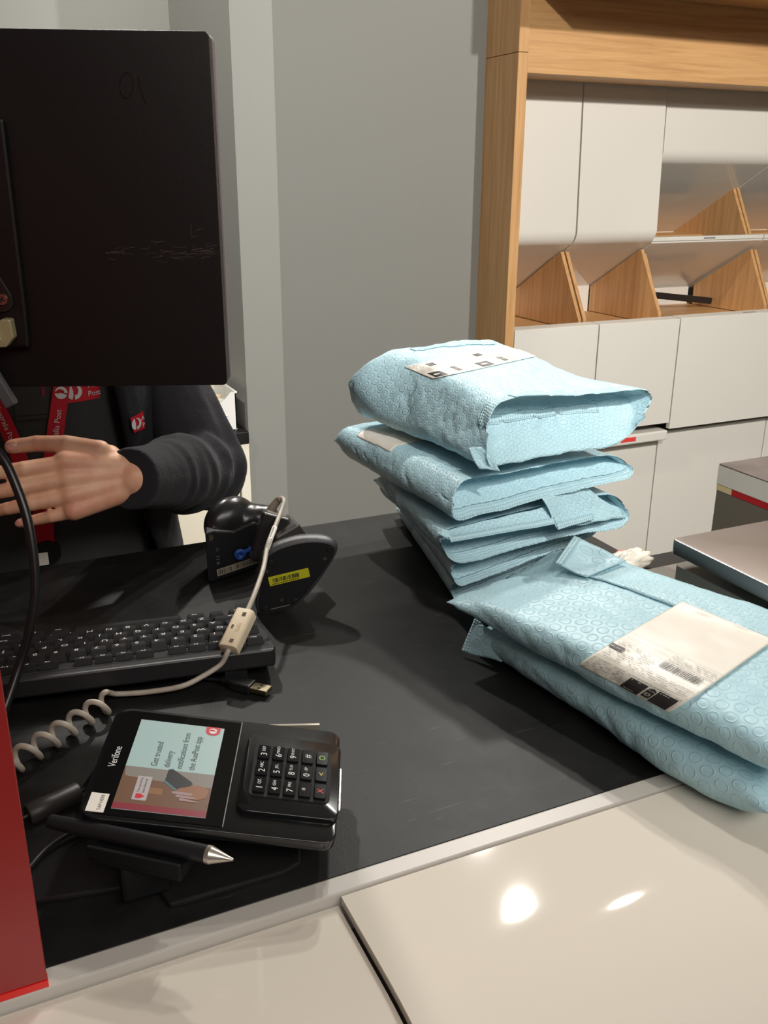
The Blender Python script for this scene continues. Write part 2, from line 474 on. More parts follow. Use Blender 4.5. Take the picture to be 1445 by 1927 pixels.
# ------------------------------------------------------------------ the room
def struct(name, bm, m):
    o = obj(name, bm, m); o['kind'] = 'structure'; return o
X0, X1, Y0, Y1 = -1.6, 4.2, -3.2, 3.6
YW, YN = 2.735, 2.2                  # grey wall behind the counter, end of the partition
PX0, PX1 = 0.642, 0.7395             # partition
struct('floor', box(B(), (X0 - .1, Y0 - .1, -0.1), (X1 + .1, Y1 + .1, 0)), FLOORM)
struct('ceiling', box(B(), (X0 - .1, Y0 - .1, CEIL), (X1 + .1, Y1 + .1, CEIL + 0.1)), CEILM)
struct('wall_rear', box(B(), (PX1 - 0.002, YW, 0), (1.604, YW + 0.1, CEIL)), WALL)
struct('wall_partition', box(B(), (PX0, YN, 0), (PX1, 2.771, CEIL)), WALL)
struct('wall_staff_rear', box(B(), (X0, 2.77, 0), (PX0, 2.87, CEIL)), WALL_D)
struct('wall_left', box(B(), (X0 - 0.1, Y0, 0), (X0, Y1, CEIL)), WALL)
struct('wall_right', box(B(), (X1, Y0, 0), (X1 + 0.1, Y1, CEIL)), WALL)
struct('wall_behind_shelves', box(B(), (1.604, 3.36, 0), (X1, 3.46, CEIL)), WALL)
struct('wall_front', box(B(), (X0, Y0 - 0.1, 0), (X1, Y0, CEIL)), WALL)

LAMPDISC = mat('lit_lamp_face', (1.0, 0.93, 0.83, 1), 0.5, emit=16)
LAMPRIM = mat('white_lamp_trim', srgb(230, 228, 224), 0.4)
for i, ((x, y), tg, pw, an) in enumerate(LAMPS):
    t = thing('ceiling_downlight', ['round ceiling downlight above the pigeonhole side of the counter', 'round ceiling downlight nearest the right side wall', 'round ceiling downlight behind the person',
              'round ceiling downlight above the customer side nearest the camera', 'round ceiling downlight at the customer side facing the pigeonholes', 'round ceiling downlight over the staff side facing the partition', 'round ceiling downlight closest to the grey rear wall'][i], 'ceiling light', (x, y, CEIL), 'ceiling downlights')
    b = B(); rim = [(0.052, -0.004), (0.045, -0.008), (0.036, -0.006), (0.034, 0.0)]
    prof = [(0.052, 0.0)] + rim
    rings = [[b.verts.new((x + r * math.cos(2 * math.pi * k / 32), y + r * math.sin(2 * math.pi * k / 32), CEIL + z)) for k in range(32)] for r, z in prof]
    for a, c in zip(rings, rings[1:]):
        for k in range(32): b.faces.new((a[k], a[(k + 1) % 32], c[(k + 1) % 32], c[k]))
    obj('trim_ring', b, LAMPRIM, t, True)
    b = B(); cyl(b, (x, y, CEIL - 0.001), (x, y, CEIL - 0.003), 0.034, 0.034, 32); obj('lamp_face', b, LAMPDISC, t)

# ------------------------------------------------------------------ service counter
YF, YB = 0.4805, 1.16                # front edge of the black top, back edge
ctr = thing('service_counter', 'long service counter with black laminate top and pale edge strip', 'counter', (0.2, 0.8, 0))
CT = [(-0.75, YF + 0.012), (0.98, YF + 0.012), (0.98, 0.875), (0.762, 0.875), (0.762, YB), (-0.75, YB)]
obj('worktop', prism(B(), CT, ZC - 0.032, ZC, None, 0.0015), LAM, ctr)
obj('edge_strip', box(B(), (-0.75, YF - 0.0045, ZC - 0.034), (0.98, YF + 0.012, ZC + 0.0012), None, 0.0015), STRIP, ctr)
body = prism(B(), [(-0.73, YF + 0.03), (0.96, YF + 0.03), (0.96, 0.86), (0.745, 0.86), (0.745, YB - 0.05), (-0.73, YB - 0.05)], 0, ZC - 0.033)
obj('carcass', body, mat('counter_carcass_grey', srgb(120, 116, 110), 0.6), ctr)
def ledge_panel(x0, x1, top, name, label):
    """front panel: runs out level from the counter, then rolls over and down"""
    prof = []
    y0 = YF - 0.006; flat = 0.075; R = 0.24
    prof.append((y0, top))
    for i in range(1, 7): prof.append((y0 - flat * i / 6, top))
    yc, zc = y0 - flat, top - R
    for i in range(1, 25):
        a = math.radians(86 * i / 24); prof.append((yc - R * math.sin(a), zc + R * math.cos(a)))
    a = math.radians(86)
    prof.append((prof[-1][0] - 0.02, 0.12))
    th = 0.007
    inner = []
    for i, (y, z) in enumerate(prof):
        if i < 7: inner.append((y, z - th))
        elif i < 31:
            a = math.radians(86 * (i - 6) / 24); inner.append((yc - (R - th) * math.sin(a), zc + (R - th) * math.cos(a)))
        else: inner.append((y + th, z))
    b = B()
    rows = []
    for x in (x0, x1):
        rows.append(([b.verts.new((x, y, z)) for y, z in prof], [b.verts.new((x, y, z)) for y, z in inner]))
    (o0, i0), (o1, i1) = rows
    n = len(prof)
    for k in range(n - 1):
        b.faces.new((o0[k], o0[k + 1], o1[k + 1], o1[k])); b.faces.new((i0[k], i1[k], i1[k + 1], i0[k + 1]))
        b.faces.new((o0[k], i0[k], i0[k + 1], o0[k + 1])); b.faces.new((o1[k], o1[k + 1], i1[k + 1], i1[k]))
    b.faces.new((o0[0], o1[0], i1[0], i0[0])); b.faces.new((o0[-1], i0[-1], i1[-1], o1[-1]))
    outward(b)
    o = obj(name, b, LEDGE, None, False, (0.5 * (x0 + x1), 0.3, 0.12)); sharp(o, 40)
    return setp(o, label, 'counter panel', 'curved counter front panels')
ledge_panel(-0.75, 0.1862, ZC - 0.0075, 'counter_front_panel', 'cream gloss curved counter front panel left of the seam, set slightly lower')
ledge_panel(0.1885, 0.98, ZC - 0.0005, 'counter_front_panel', 'cream gloss curved counter front panel right of the seam, under the mailer')

# red acrylic screen standing on the front edge
t = thing('acrylic_screen', 'upright red acrylic divider panel on the counter front edge', 'divider', (-0.2, YF + 0.004, ZC))
obj('panel', box(B(), (-0.5, YF - 0.0035, ZC + 0.0062), (-0.0015, YF + 0.0015, ZC + 0.62), None, 0.0006, 1), RED, t)
obj('bottom_edge', box(B(), (-0.5, YF - 0.0040, ZC + 0.0012), (-0.0012, YF + 0.0018, ZC + 0.0062)), RED_EDGE_GLOW, t, False, None, 'lower edge, its glow painted in brighter red')  # glow along the acrylic edge, put into the colour of a brighter strip

# ------------------------------------------------------------------ pigeonhole wall unit
YL = 2.55
su = thing('pigeonhole_surround', 'oak veneer frame round the white pigeonhole cabinets', 'cabinet frame', (1.62, 2.64, 0))
b = B(); box(b, (1.603, YL, 1.8695), (1.637, YW + 0.03, 2.45), None, 0.001, 1); box(b, (1.603, YL, 0), (1.637, YW + 0.03, 1.8680), None, 0.001, 1)
obj('side_panel', b, OAK_Z, su)
obj('header_panel', box(B(), (1.637, YL + 0.004, 1.815), (3.9, YW - 0.030, 2.45), None, 0.001, 1), OAK_X, su)
obj('pelmet', box(B(), (1.637, YL - 0.36, 2.040), (3.9, YL + 0.003, 2.45), None, 0.001, 1), OAK_X, su)

COLS = [1.6375, 1.9712, 2.3188, 2.855, 3.39]
G = 0.0028
def hood_profile(ztop, zb, yf=YW, depth=0.30, slope=0.565, R=0.055, tilt=0.0):
    """white chute front: upright face, rolled bottom edge, then a slope back into the opening"""
    p = [(yf - tilt, ztop), (yf, zb + R)]
    ang = math.atan(slope); a_end = math.radians(90) + 0
    cy = yf + R
    end = math.radians(90) - ang
    for i in range(1, 13):
        a = end * i / 12 * 1.0
        p.append((cy - R * math.cos(a), zb + R - R * math.sin(a)))
    y, z = p[-1]
    p.append((y + depth, z - depth * slope)); return p
def hood(bm, x0, x1, prof, th=0.016):
    n = len(prof); inn = []
    for i in range(n):
        a = Vector(prof[max(i - 1, 0)]); c = Vector(prof[min(i + 1, n - 1)]); d = (c - a).normalized()
        inn.append((prof[i][0] - d.y * th, prof[i][1] + d.x * th))
    R_ = []
    for x in (x0, x1):
        R_.append(([bm.verts.new((x, y, z)) for y, z in prof], [bm.verts.new((x, y, z)) for y, z in inn]))
    (o0, i0), (o1, i1) = R_
    for k in range(n - 1):
        bm.faces.new((o0[k], o1[k], o1[k + 1], o0[k + 1])); bm.faces.new((i0[k], i0[k + 1], i1[k + 1], i1[k]))
        bm.faces.new((o0[k], o0[k + 1], i0[k + 1], i0[k])); bm.faces.new((o1[k], i1[k], i1[k + 1], o1[k + 1]))
    bm.faces.new((o0[0], i0[0], i1[0], o1[0])); bm.faces.new((o0[-1], o1[-1], i1[-1], i0[-1]))
    outward(bm); return bm
bay_labels = ['tall white curved pigeonhole bay beside the oak post', 'tall white curved pigeonhole bay second from the oak post',
              'wide white double pigeonhole bay at the right', 'white double pigeonhole bay cut by the right picture edge']
def divider(x, y_top, z_top, y_bot, z_bot, slope, name_parent, depth=0.42):
    # thin oak board with a leaning front edge and a top following the chute
    b = B(); M = Matrix(((0, 0, 1, x), (1, 0, 0, 0), (0, 1, 0, 0), (0, 0, 0, 1)))
    yb = y_top + depth
    zb = z_top - depth * slope
    pts = [(y_bot, z_bot), (y_top, z_top), (y_top + 0.003, z_top), (yb, zb), (yb, z_bot - 0.036), (y_bot, z_bot - 0.036)]
    prism(b, pts, -0.0065, 0.0065, M)
    o = obj('side_board', b, OAK_Z, name_parent); return o
for i in range(4):
    xa, xb = COLS[i], COLS[i + 1]
    t = thing('pigeonhole_bay', bay_labels[i], 'pigeonhole', ((xa + xb) / 2, YW, 1.05), 'pigeonhole bays')
    if i < 2:
        pr = hood_profile(1.822, 1.302, 2.716, 0.36, tilt=-0.018)
        o = obj('curved_front', hood(B(), xa + (0.0034 if i < 2 else 0.009), xb - 0.0034, pr), WHITE_GLOSS, t); sharp(o, 30)
        lev = [(2.776, 1.284, 2.648, 1.068, 1.064)]
    else:
        pr = hood_profile(1.826, 1.566, 2.737, 0.52, tilt=-0.006)
        o = obj('curved_front', hood(B(), xa + (0.0034 if i < 2 else 0.009), xb - 0.0034, pr), WHITE_GLOSS, t); sharp(o, 30)
        # middle tray: pale lip, chute sloping back beneath it
        pr2 = [(2.744, 1.3125), (2.744, 1.306), (2.752, 1.300), (3.12, 1.092)]
        o = obj('middle_chute', hood(B(), xa + G, xb - G, pr2, 0.012), WHITE_GLOSS, t); sharp(o, 30)
        obj('middle_lip', box(B(), (xa + G, 2.739, 1.3125), (xb - G, 2.775, 1.327), None, 0.002), WHITE_SATIN, t)
        bb = B(); box(bb, ((xa + xb) / 2 - 0.03, 2.7382, 1.317), ((xa + xb) / 2 + 0.025, 2.7395, 1.3225)); obj('label_slot', bb, PRINT_G, t)
        bb = B(); box(bb, (xa + 0.008, 3.05, 1.300), (xb - 0.008, 3.22, 1.312)); obj('tray_floor', bb, OAK_X, t)
        lev = [(2.919, 1.500, 2.815, 1.316, 1.314), (2.784, 1.268, 2.676, 1.068, 1.064)]
    for (yt, zt, yb, zb, fl) in lev:
        divider(xb - 0.010, yt, zt, yb, zb, 0.563, t, 0.28 if zt < 1.4 else 0.30)
        if i > 0 or True:
            divider(xa + 0.010, yt, zt, yb, zb, 0.563, t, 0.28 if zt < 1.4 else 0.30)
    obj('back_panel', box(B(), (xa + 0.018, 3.062 if i < 2 else 3.095, 0.98), (xb - 0.018, 3.07 if i < 2 else 3.105, 1.14 if i < 2 else 1.10)), WHITE_SATIN, t)
    if i > 1: obj('upper_back_panel', box(B(), (xa + 0.018, 3.222, 1.29), (xb - 0.018, 3.232, 1.36)), mat('pale_cream_board', srgb(238, 222, 188), 0.6), t)
    obj('bay_floor', box(B(), (xa + 0.018, YL + 0.03, 1.018), (xb - 0.018, 3.2, 1.03)), OAK_X, t)
# dark rail lying slanted in the lower wide opening
bb = B(); p0, p1 = Vector((2.349, 2.95, 1.1150)), Vector((2.825, 2.95, 1.0575)); Mbar = frame(p0, p1 - p0, (0, 1, 0))
box(bb, (0, -0.012, -0.0125), ((p1 - p0).length, 0.012, 0.0125), Mbar, 0.002)
o = obj('document_tray', bb, BLK, None, False, (2.75, 2.95, 1.031))
setp(o, 'slanted black tray edge in the lower wide pigeonhole', 'tray')

lower = [('white drawer front below the first pigeonhole bay', 1.064, 0.692), ('white drawer front below the second pigeonhole bay, a gap beneath', 1.064, 0.692),
         ('wide white drawer front below the double pigeonhole bay', 1.066, 0.668), ('white drawer front at the right edge of the row', 1.066, 0.668)]
for i in range(4):
    xa, xb = COLS[i] + (0 if i else -0.001), COLS[i + 1]
    lab, zt, zb = lower[i]
    t = thing('drawer_cabinet', lab, 'drawer', ((xa + xb) / 2, YL, zb), 'white drawers in the pigeonhole unit')
    b = B()
    M = Matrix(((0, 0, 1, 0), (1, 0, 0, 0), (0, 1, 0, 0), (0, 0, 0, 1)))
    pts = [(YL, zb), (YL, zt - 0.002), (YL + 0.004, zt), (YL + 0.045, zt + 0.004), (YL + 0.045, zt - 0.012), (YL + 0.018, zt - 0.016), (YL + 0.018, zb)]
    prism(b, pts, xa + G, xb - G, M)
    o = obj('front', b, WHITE_SATIN, t)
    obj('drawer_box', box(B(), (xa + 0.02, YL + 0.018, zb + 0.02), (xb - 0.02, 3.0, 0.98)), GREYP, t)
    if i == 2:
        bb = B(); mm = Matrix.Translation((0, 0, 0))
        box(bb, ((xa + xb) / 2 + 0.035, YL + 0.012, zt + 0.0006), ((xa + xb) / 2 + 0.095, YL + 0.022, zt + 0.0018)); obj('label_slot', bb, PRINT_G, t)
    if i < 2:
        # open shelf rail under the gap
        r = thing('shelf_rail', ['white shelf rail under the first drawer', 'white shelf rail with small red label under the gap'][i], 'shelf', ((xa + xb) / 2, YL, 0.63), 'white shelf rails')
        obj('rail', box(B(), (xa + G, YL - 0.002, 0.628), (xb - G, YL + 0.30, 0.664), None, 0.006, 3), WHITE_SATIN, r)
        if i == 1:
            obj('shelf_label', box(B(), (2.105, YL - 0.0035, 0.640), (2.170, YL - 0.0018, 0.655)), mat('red_shelf_label', srgb(232, 70, 66), 0.5), r, False, None, 'small red label')
    t = thing('base_cabinet', ['white base cabinet door under the first rail', 'white base cabinet door under the red shelf label', 'white base cabinet door under the wide drawer', 'white base cabinet door at the far right'][i], 'cabinet', ((xa + xb) / 2, YL + 0.05, 0.0), 'white base cabinets')
    obj('door', box(B(), (xa + G, YL + 0.05, 0.08), (xb - G, YL + 0.068, 0.62 if i < 2 else 0.645), None, 0.002), WHITE_SATIN, t)
    obj('body', box(B(), (xa + 0.003, YL + 0.07, 0.0), (xb - 0.003, 3.1, 0.61 if i < 2 else 0.64)), GREYP, t)

# ------------------------------------------------------------------ neighbouring counter, back bench
t = thing('adjacent_counter', 'grey counter end with white edge band and red stripe at right', 'counter', (1.5, 0.9, 0))
AX = 1.172
obj('worktop', box(B(), (AX, 0.35, ZC - 0.002), (2.0, 1.156, ZC + 0.001), None, 0.001, 1), mat('dark_grey_wood_laminate', srgb(104, 96, 92), 0.4, var=(20, 0.2)), t)
obj('edge_band', box(B(), (AX, 0.35, 1.025), (2.0, 1.156, ZC - 0.002)), WHITE_SATIN, t)
b = B(); box(b, (AX + 0.0005, 1.120, 1.0135), (1.9, 1.1555, 1.025)); obj('wood_edge', b, mat('raw_pine_edge', srgb(226, 206, 158), 0.6), t)
b = B(); box(b, (AX + 0.0005, 0.35, 1.0135), (1.9, 1.120, 1.025)); obj('red_stripe', b, mat('red_stripe_paint', srgb(190, 22, 36), 0.4), t)
obj('end_panel', box(B(), (AX + 0.001, 0.36, 0), (1.98, 1.1545, 1.0135)), mat('mid_grey_laminate', srgb(112, 106, 96), 0.5), t)

t = thing('back_bench', 'white cabinet with black bench top behind the person', 'cabinet', (0.2, 2.5, 0))
obj('bench_top', box(B(), (-0.6, YN - 0.01, 0.893), (PX0 - 0.002, 2.768, 0.924), None, 0.002), LAM, t)
for xa, xb in ((0.128, 0.612), (-0.36, 0.124)):
    obj('door', box(B(), (xa, YN, 0.06), (xb, YN + 0.018, 0.884), None, 0.002), mat('warm_white_door', srgb(238, 230, 210), 0.4), t)
obj('end_panel', box(B(), (0.616, YN - 0.006, 0), (PX0 - 0.002, 2.76, 0.892), None, 0.001), mat('warm_white_panel', srgb(240, 234, 218), 0.4), t)
obj('carcass', box(B(), (-0.6, YN + 0.02, 0.0), (0.614, 2.76, 0.892)), GREYP, t)

# white file tray with envelopes on the bench
t = thing('file_tray', 'white plastic filing tray with scooped front and red label', 'tray', (0.56, 2.33, 0.924))
def tray():
    b = B(); th = 0.003
    x0, x1, y0, y1, zb = 0.44, 0.618, 2.215, 2.47, 0.9245
    M = Matrix(((1, 0, 0, 0), (0, 0, -1, 0), (0, 1, 0, 0), (0, 0, 0, 1)))
    fr = [(x0, zb), (x1 - 0.006, zb), (x1, zb + 0.006), (x1, zb + 0.098)]
    fr += [(x1 - 0.012 - 0.05 * (i / 6), zb + 0.098 - 0.034 * (math.sin(math.pi / 2 * i / 6))) for i in range(7)] + [(x0, zb + 0.064)]
    prism(b, fr, -y0 - th, -y0, M)
    box(b, (x1 - th, y0, zb), (x1, y1, zb + 0.098)); box(b, (x0, y0, zb), (x1, y1, zb + th)); box(b, (x0, y1 - th, zb), (x1, y1, zb + 0.105)); box(b, (x0, y0, zb), (x0 + th, y1, zb + 0.064))
    box(b, (x1 - 0.004, y0 - 0.002, zb + 0.094), (x1 + 0.003, y1, zb + 0.099), None, 0.001)
    for k in range(5):
        box(b, (x0 + 0.03, y0 - 0.0016, zb + 0.008 + 0.0075 * k), (x1 - 0.022, y0, zb + 0.0105 + 0.0075 * k), None, 0.0006, 1)
    return b
obj('tray_body', tray(), mat('white_tray_plastic', srgb(236, 235, 232), 0.35), t)
obj('tray_label', box(B(), (0.50, 2.2138, 0.968), (0.572, 2.2149, 0.977)), mat('red_tray_label', srgb(225, 58, 44), 0.5), t, False, None, 'red strip label')
rnd = random.Random(3)
ENV = [mat('manila_paper', srgb(228, 206, 164), 0.7), mat('cream_envelope_paper', srgb(240, 226, 194), 0.7), mat('white_envelope_paper', srgb(238, 234, 224), 0.7), mat('grey_card_paper', srgb(190, 196, 196), 0.6)]
EL = ['cream envelope at the front of the filing tray', 'white envelope second in the filing tray', 'manila card standing mid filing tray', 'grey card standing mid filing tray', 'cream envelope toward the back of the filing tray', 'manila card at the back of the filing tray']
for i in range(6):
    y = 2.235 + 0.03 * i; h = 0.062 + 0.006 * i + rnd.uniform(-.002, .002)
    o = obj('envelope', box(B(), (0.452, y, 0.9278), (0.60, y + 0.004, 0.9278 + h)), ENV[(1, 2, 0, 3, 1, 0)[i]], None, False, (0.52, y, 0.9278))
    setp(o, EL[i], 'envelope', 'envelopes in the filing tray')

# ------------------------------------------------------------------ monitor
MO = Vector((0.243, 0.900, 0)); ux = Vector((-0.934, 0.357, 0)).normalized(); un = Vector((-ux.y, ux.x, 0)); un = un if un.y < 0 else -un   # un points to the customer
Mm = Matrix(((ux.x, un.x, 0, MO.x), (ux.y, un.y, 0, MO.y), (0, 0, 1, 0), (0, 0, 0, 1)))   # local x: leftwards, y: to customer, z: up
mon = thing('monitor', 'large black monitor seen from the back on its mount', 'monitor', (-0.01, 1.0, ZC))
zb, zt, MW = 1.3265, 1.644, 0.54
Mr = Mm @ Matrix(((1, 0, 0, 0), (0, 0, 1, 0), (0, 1, 0, 0), (0, 0, 0, 1)))         # local x left, y up, z to customer
b = B(); prism(b, rrect(0, zb, MW, zt, 0.0045), -0.024, 0.0, Mr, 0.0016); obj('back_cover', b, MON, mon)
b = B(); prism(b, rrect(-0.0015, zb - 0.001, MW + 0.0015, zt + 0.001, 0.007), -0.036, -0.0245, Mr, 0.001); obj('bezel', b, mat('silver_grey_bezel', srgb(122, 112, 112), 0.35), mon)
b = B(); box(b, (0.008, -0.0372, zb + 0.008), (MW - 0.008, -0.036, zt - 0.008), Mm); obj('screen', b, mat('screen_glass', (0.02, 0.025, 0.03, 1), 0.1), mon)
b = B(); prism(b, [(0.186, 1.366), (0.1848, 1.40), (0.184, 1.571), (0.35, 1.571), (0.35, 1.40), (0.349, 1.366)], 0.0, 0.010, Mr, 0.003); obj('mount_cover', b, MON, mon)
# mounting bracket with screw
b = B(); prism(b, [(0.2075, 1.4400), (0.1990, 1.4235), (0.1955, 1.4165), (0.1950, 1.4090), (0.1985, 1.4035), (0.2050, 1.4010), (0.33, 1.4010), (0.338, 1.409), (0.338, 1.4165), (0.326, 1.4400), (0.320, 1.50), (0.214, 1.50)], 0.0101, 0.0135, Mr, 0.001)
br = obj('bracket', b, BLK_S, mon)
b = B(); c = Mr @ Vector((0.2045, 1.4130, 0.0135)); nrm = un
cyl(b, c, c + nrm * 0.002, 0.0056, 0.0048, 24)
s_ = obj('screw', b, mat('nickel_screw', srgb(190, 176, 160), 0.3, 1.0), br, False, None, 'nickel screw')
b = B()
for k in (0, 1):
    Mx = Mr @ Matrix.Translation((0.2045, 1.4130, 0.0156)) @ Matrix.Rotation(math.radians(90 * k + 20), 4, 'Z')
    box(b, (-0.0032, -0.0007, 0), (0.0032, 0.0007, 0.0003), Mx)
obj('cross_slot', b, DARK, br)
# support arm going down to the counter, outside the frame
b = B(); box(b, (0.25, 0.016, 1.42), (0.29, 0.06, 1.46), Mm, 0.004); pole = Mm @ Vector((0.27, 0.075, 0))
cyl(b, (pole.x, pole.y, ZC + 0.012), (pole.x, pole.y, 1.50), 0.018, 0.018, 28); cyl(b, (pole.x, pole.y, ZC), (pole.x, pole.y, ZC + 0.012), 0.07, 0.066, 40)
obj('support_arm', b, BLK, mon)
b = B()
a0 = Mr @ Vector((0.2235, 1.3440, 0.012)); a1 = Mr @ Vector((0.2085, 1.3110, 0.012))
tl = frame(a0, (a1 - a0), un.cross(a1 - a0)); L_ = (a1 - a0).length
box(b, (-0.03, -0.0062, -0.004), (L_, 0.0062, 0.006), tl, 0.002); obj('lock_lever', b, mat('grey_lever_plastic', srgb(92, 90, 92), 0.45), mon, False, None, 'grey lever')
# pen marks and scuffs on the back cover
b = B()
def stroke(b, pts, w, M, z):
    P = [Vector((*p, 0)) for p in pts]
    for p, q in zip(P, P[1:]):
        d = (q - p); n = Vector((-d.y, d.x, 0)); n = n.normalized() * w / 2 if n.length else n
        v = [b.verts.new(M @ Vector((r.x, r.y, z))) for r in (p - n, q - n, q + n, p + n)]; b.faces.new(v)
cx_, cy_ = 0.0757, 1.5990
stroke(b, [(cx_ + 0.0058 * math.cos(math.radians(a)) - 0.0012 * math.sin(math.radians(a)), cy_ + 0.0105 * math.sin(math.radians(a))) for a in range(70, 440, 15)], 0.0007, Mr, 0.0003)
stroke(b, [(0.0645, 1.607), (0.0638, 1.598), (0.0612, 1.589), (0.0597, 1.5845)], 0.0008, Mr, 0.0003)
obj('pen_marks', b, mat('black_marker_ink', (0.003, 0.003, 0.003, 1), 0.25), mon)
b = B(); rnd = random.Random(8)
for k in range(46):
    x = 0.002 + 0.10 * rnd.random() ** 1.3; y = 1.4570 + rnd.gauss(0, 0.004) - 0.02 * (0.03 - x) * (1 if x < 0.03 else 0); l = rnd.uniform(0.002, 0.013)
    stroke(b, [(x, y), (x + l * 0.5, y + rnd.uniform(-.0012, .0006)), (x + l, y + rnd.uniform(-.002, .001))], rnd.uniform(0.00012, 0.0003), Mr, 0.0003)
for (x, y, x2, y2) in ((0.026, 1.480, 0.0265, 1.470), (0.022, 1.4745, 0.016, 1.4765), (0.027, 1.4685, 0.021, 1.4700)):
    stroke(b, [(x, y), (x2, y2)], 0.00022, Mr, 0.0003)
obj('scuff_marks', b, mat('grey_scuff', srgb(104, 86, 78), 0.7), mon)

# translucent connector plugged in the back and its black cable
t = thing('video_connector', 'yellowed clear plastic cable connector at the monitor back', 'connector', tuple(Mr @ Vector((0.205, 1.382, 0.016))))
b = B(); prism(b, [(0.1965, 1.3955), (0.1955, 1.3785), (0.2035, 1.3695), (0.24, 1.3675), (0.24, 1.389), (0.2135, 1.3895), (0.2045, 1.3962)], 0.0108, 0.0235, Mr, 0.0015); obj('housing', b, CLEAR, t)
b = B(); cyl(b, Mr @ Vector((0.208, 1.3810, 0.0238)), Mr @ Vector((0.250, 1.3740, 0.032)), 0.0050, 0.0064, 20); obj('strain_relief', b, mat('ivory_sleeve', srgb(214, 202, 168), 0.45), t)
b = B(); cb = smooth_path([(-0.045, 0.935, 1.3660), (-0.030, 0.890, 1.352), (-0.008, 0.862, 1.328), (0.0215, 0.8376, 1.2992), (0.0324, 0.821, 1.2691), (0.0372, 0.8056, 1.2348), (0.0352, 0.7903, 1.1917), (0.0262, 0.7806, 1.1573), (0.012, 0.772, 1.124), (-0.016, 0.742, 1.082), (-0.045, 0.715, 1.0652), (-0.11, 0.70, 1.0652)], 10)
tube(b, cb, 0.0041, 14)
o = obj('black_cable', b, mat('black_cable_sheath', (0.012, 0.011, 0.012, 1), 0.3), None, True, (0.03, 0.8, 1.065)); setp(o, 'thick black cable hanging in a bow from the monitor', 'cable')

# ------------------------------------------------------------------ keyboard
KO = Vector((0.2432, 0.7735, 0)); kx = Vector((-0.9868, 0.162, 0)).normalized(); ky = Vector((0.162, 0.9868, -0.16)).normalized()
KZ0 = 1.0925
Mk = frame((KO.x, KO.y, KZ0), kx, ky)
if (Mk @ Vector((0, 0, 1))).z < KZ0:                       # keep local z upwards
    Mk = Mk @ Matrix.Diagonal((1, 1, -1, 1))
kb = thing('keyboard', 'black compact keyboard turned towards the person', 'keyboard', (0.05, 0.86, ZC))
KW, KD = 0.405, 0.128
b = B()
prism(b, [(-0.001, 0.012), (0.002, 0.0), (KW - 0.002, 0.0), (KW, 0.004), (KW, KD), (0.004, KD)], -0.018, 0, Mk, 0.0022); 
obj('case', b, BLK, kb)
for ex_ in (0.03, KW - 0.05):
    b = B(); p = Mk @ Vector((ex_ + 0.01, 0.008, -0.018)); box(b, (p.x - 0.011, p.y - 0.004, ZC), (p.x + 0.011, p.y + 0.004, p.z + 0.001)); obj('foot', b, BLK, kb)
b = B(); prism(b, rrect(0.006, 0.013, KW - 0.006, KD - 0.006, 0.002), -0.0002, 0.0004, Mk); obj('key_bed', b, DARK, kb)
def key(cx, cy, w, d, h, leg, small=False, lo=True):
    b = B(); M = Mk @ Matrix.Translation((cx, cy, 0))
    t_ = B(); w2, d2 = w / 2 - 0.0006, d / 2 - 0.0006; i = 0.0022 if not small else 0.0012
    base = [t_.verts.new((sx * w2, sy * d2, 0.0004)) for sx, sy in ((-1, -1), (1, -1), (1, 1), (-1, 1))]
    topv = [t_.verts.new((sx * (w2 - i), sy * (d2 - i) + (0.0006), h)) for sx, sy in ((-1, -1), (1, -1), (1, 1), (-1, 1))]
    t_.faces.new(base[::-1]); t_.faces.new(topv)
    for k in range(4): t_.faces.new((base[k], base[(k + 1) % 4], topv[(k + 1) % 4], topv[k]))
    bmesh.ops.bevel(t_, geom=t_.edges[:], offset=0.0007, segments=2, affect='EDGES')
    t_.transform(M); merge(b, t_)
    outward(b)
    ko = obj('key', b, KEYM, kb)
    if leg:
        l = B()
        # legends read from the far side of the counter
        ML = M @ Matrix.Translation((0.0016 if not small else 0.001, 0.0014 if not small else 0.0005, h + 0.0004)) @ Matrix.Diagonal((-1, -1, 1, 1)) @ Matrix.Diagonal((-1, 1, 1, 1))
        text(l, leg, 0.0086 if len(leg) == 1 else (0.0050 if not small else 0.0046), ML, 'CENTER')
        obj('legend', l, PRINT_W, ko)
P_ = 0.01875
K0 = 0.0632 - P_                                              # left column anchor
rows = [
 (0.0215, 0.0105, ['Esc', 'NumLk', 'F1', 'F2', 'F3', None, 'F4', 'F5', 'F6', 'F7', None, 'F8', 'F9', 'F10'], 0.0175, 0.0065, True),
 (0.0405, 0.0172, ['`', '1', '2', '3', '4', '5', '6', '7', '8', '9', '0', '-', '=', 'Bksp'], 0.0345, 0.0085, False),
 (0.0590, 0.0172, ['Tab', 'Q', 'W', 'E', 'R', 'T', 'Y', 'U', 'I', 'O', 'P', '[', ']'], 0.0275, 0.0085, False),
 (0.0775, 0.0172, ['Caps', 'A', 'S', 'D', 'F', 'G', 'H', 'J', 'K', 'L', ';', "'", 'Enter'], 0.033, 0.0085, False),
 (0.0960, 0.0172, ['Shift', 'Z', 'X', 'C', 'V', 'B', 'N', 'M', ',', '.', '/', 'Shift'], 0.043, 0.0085, False)]
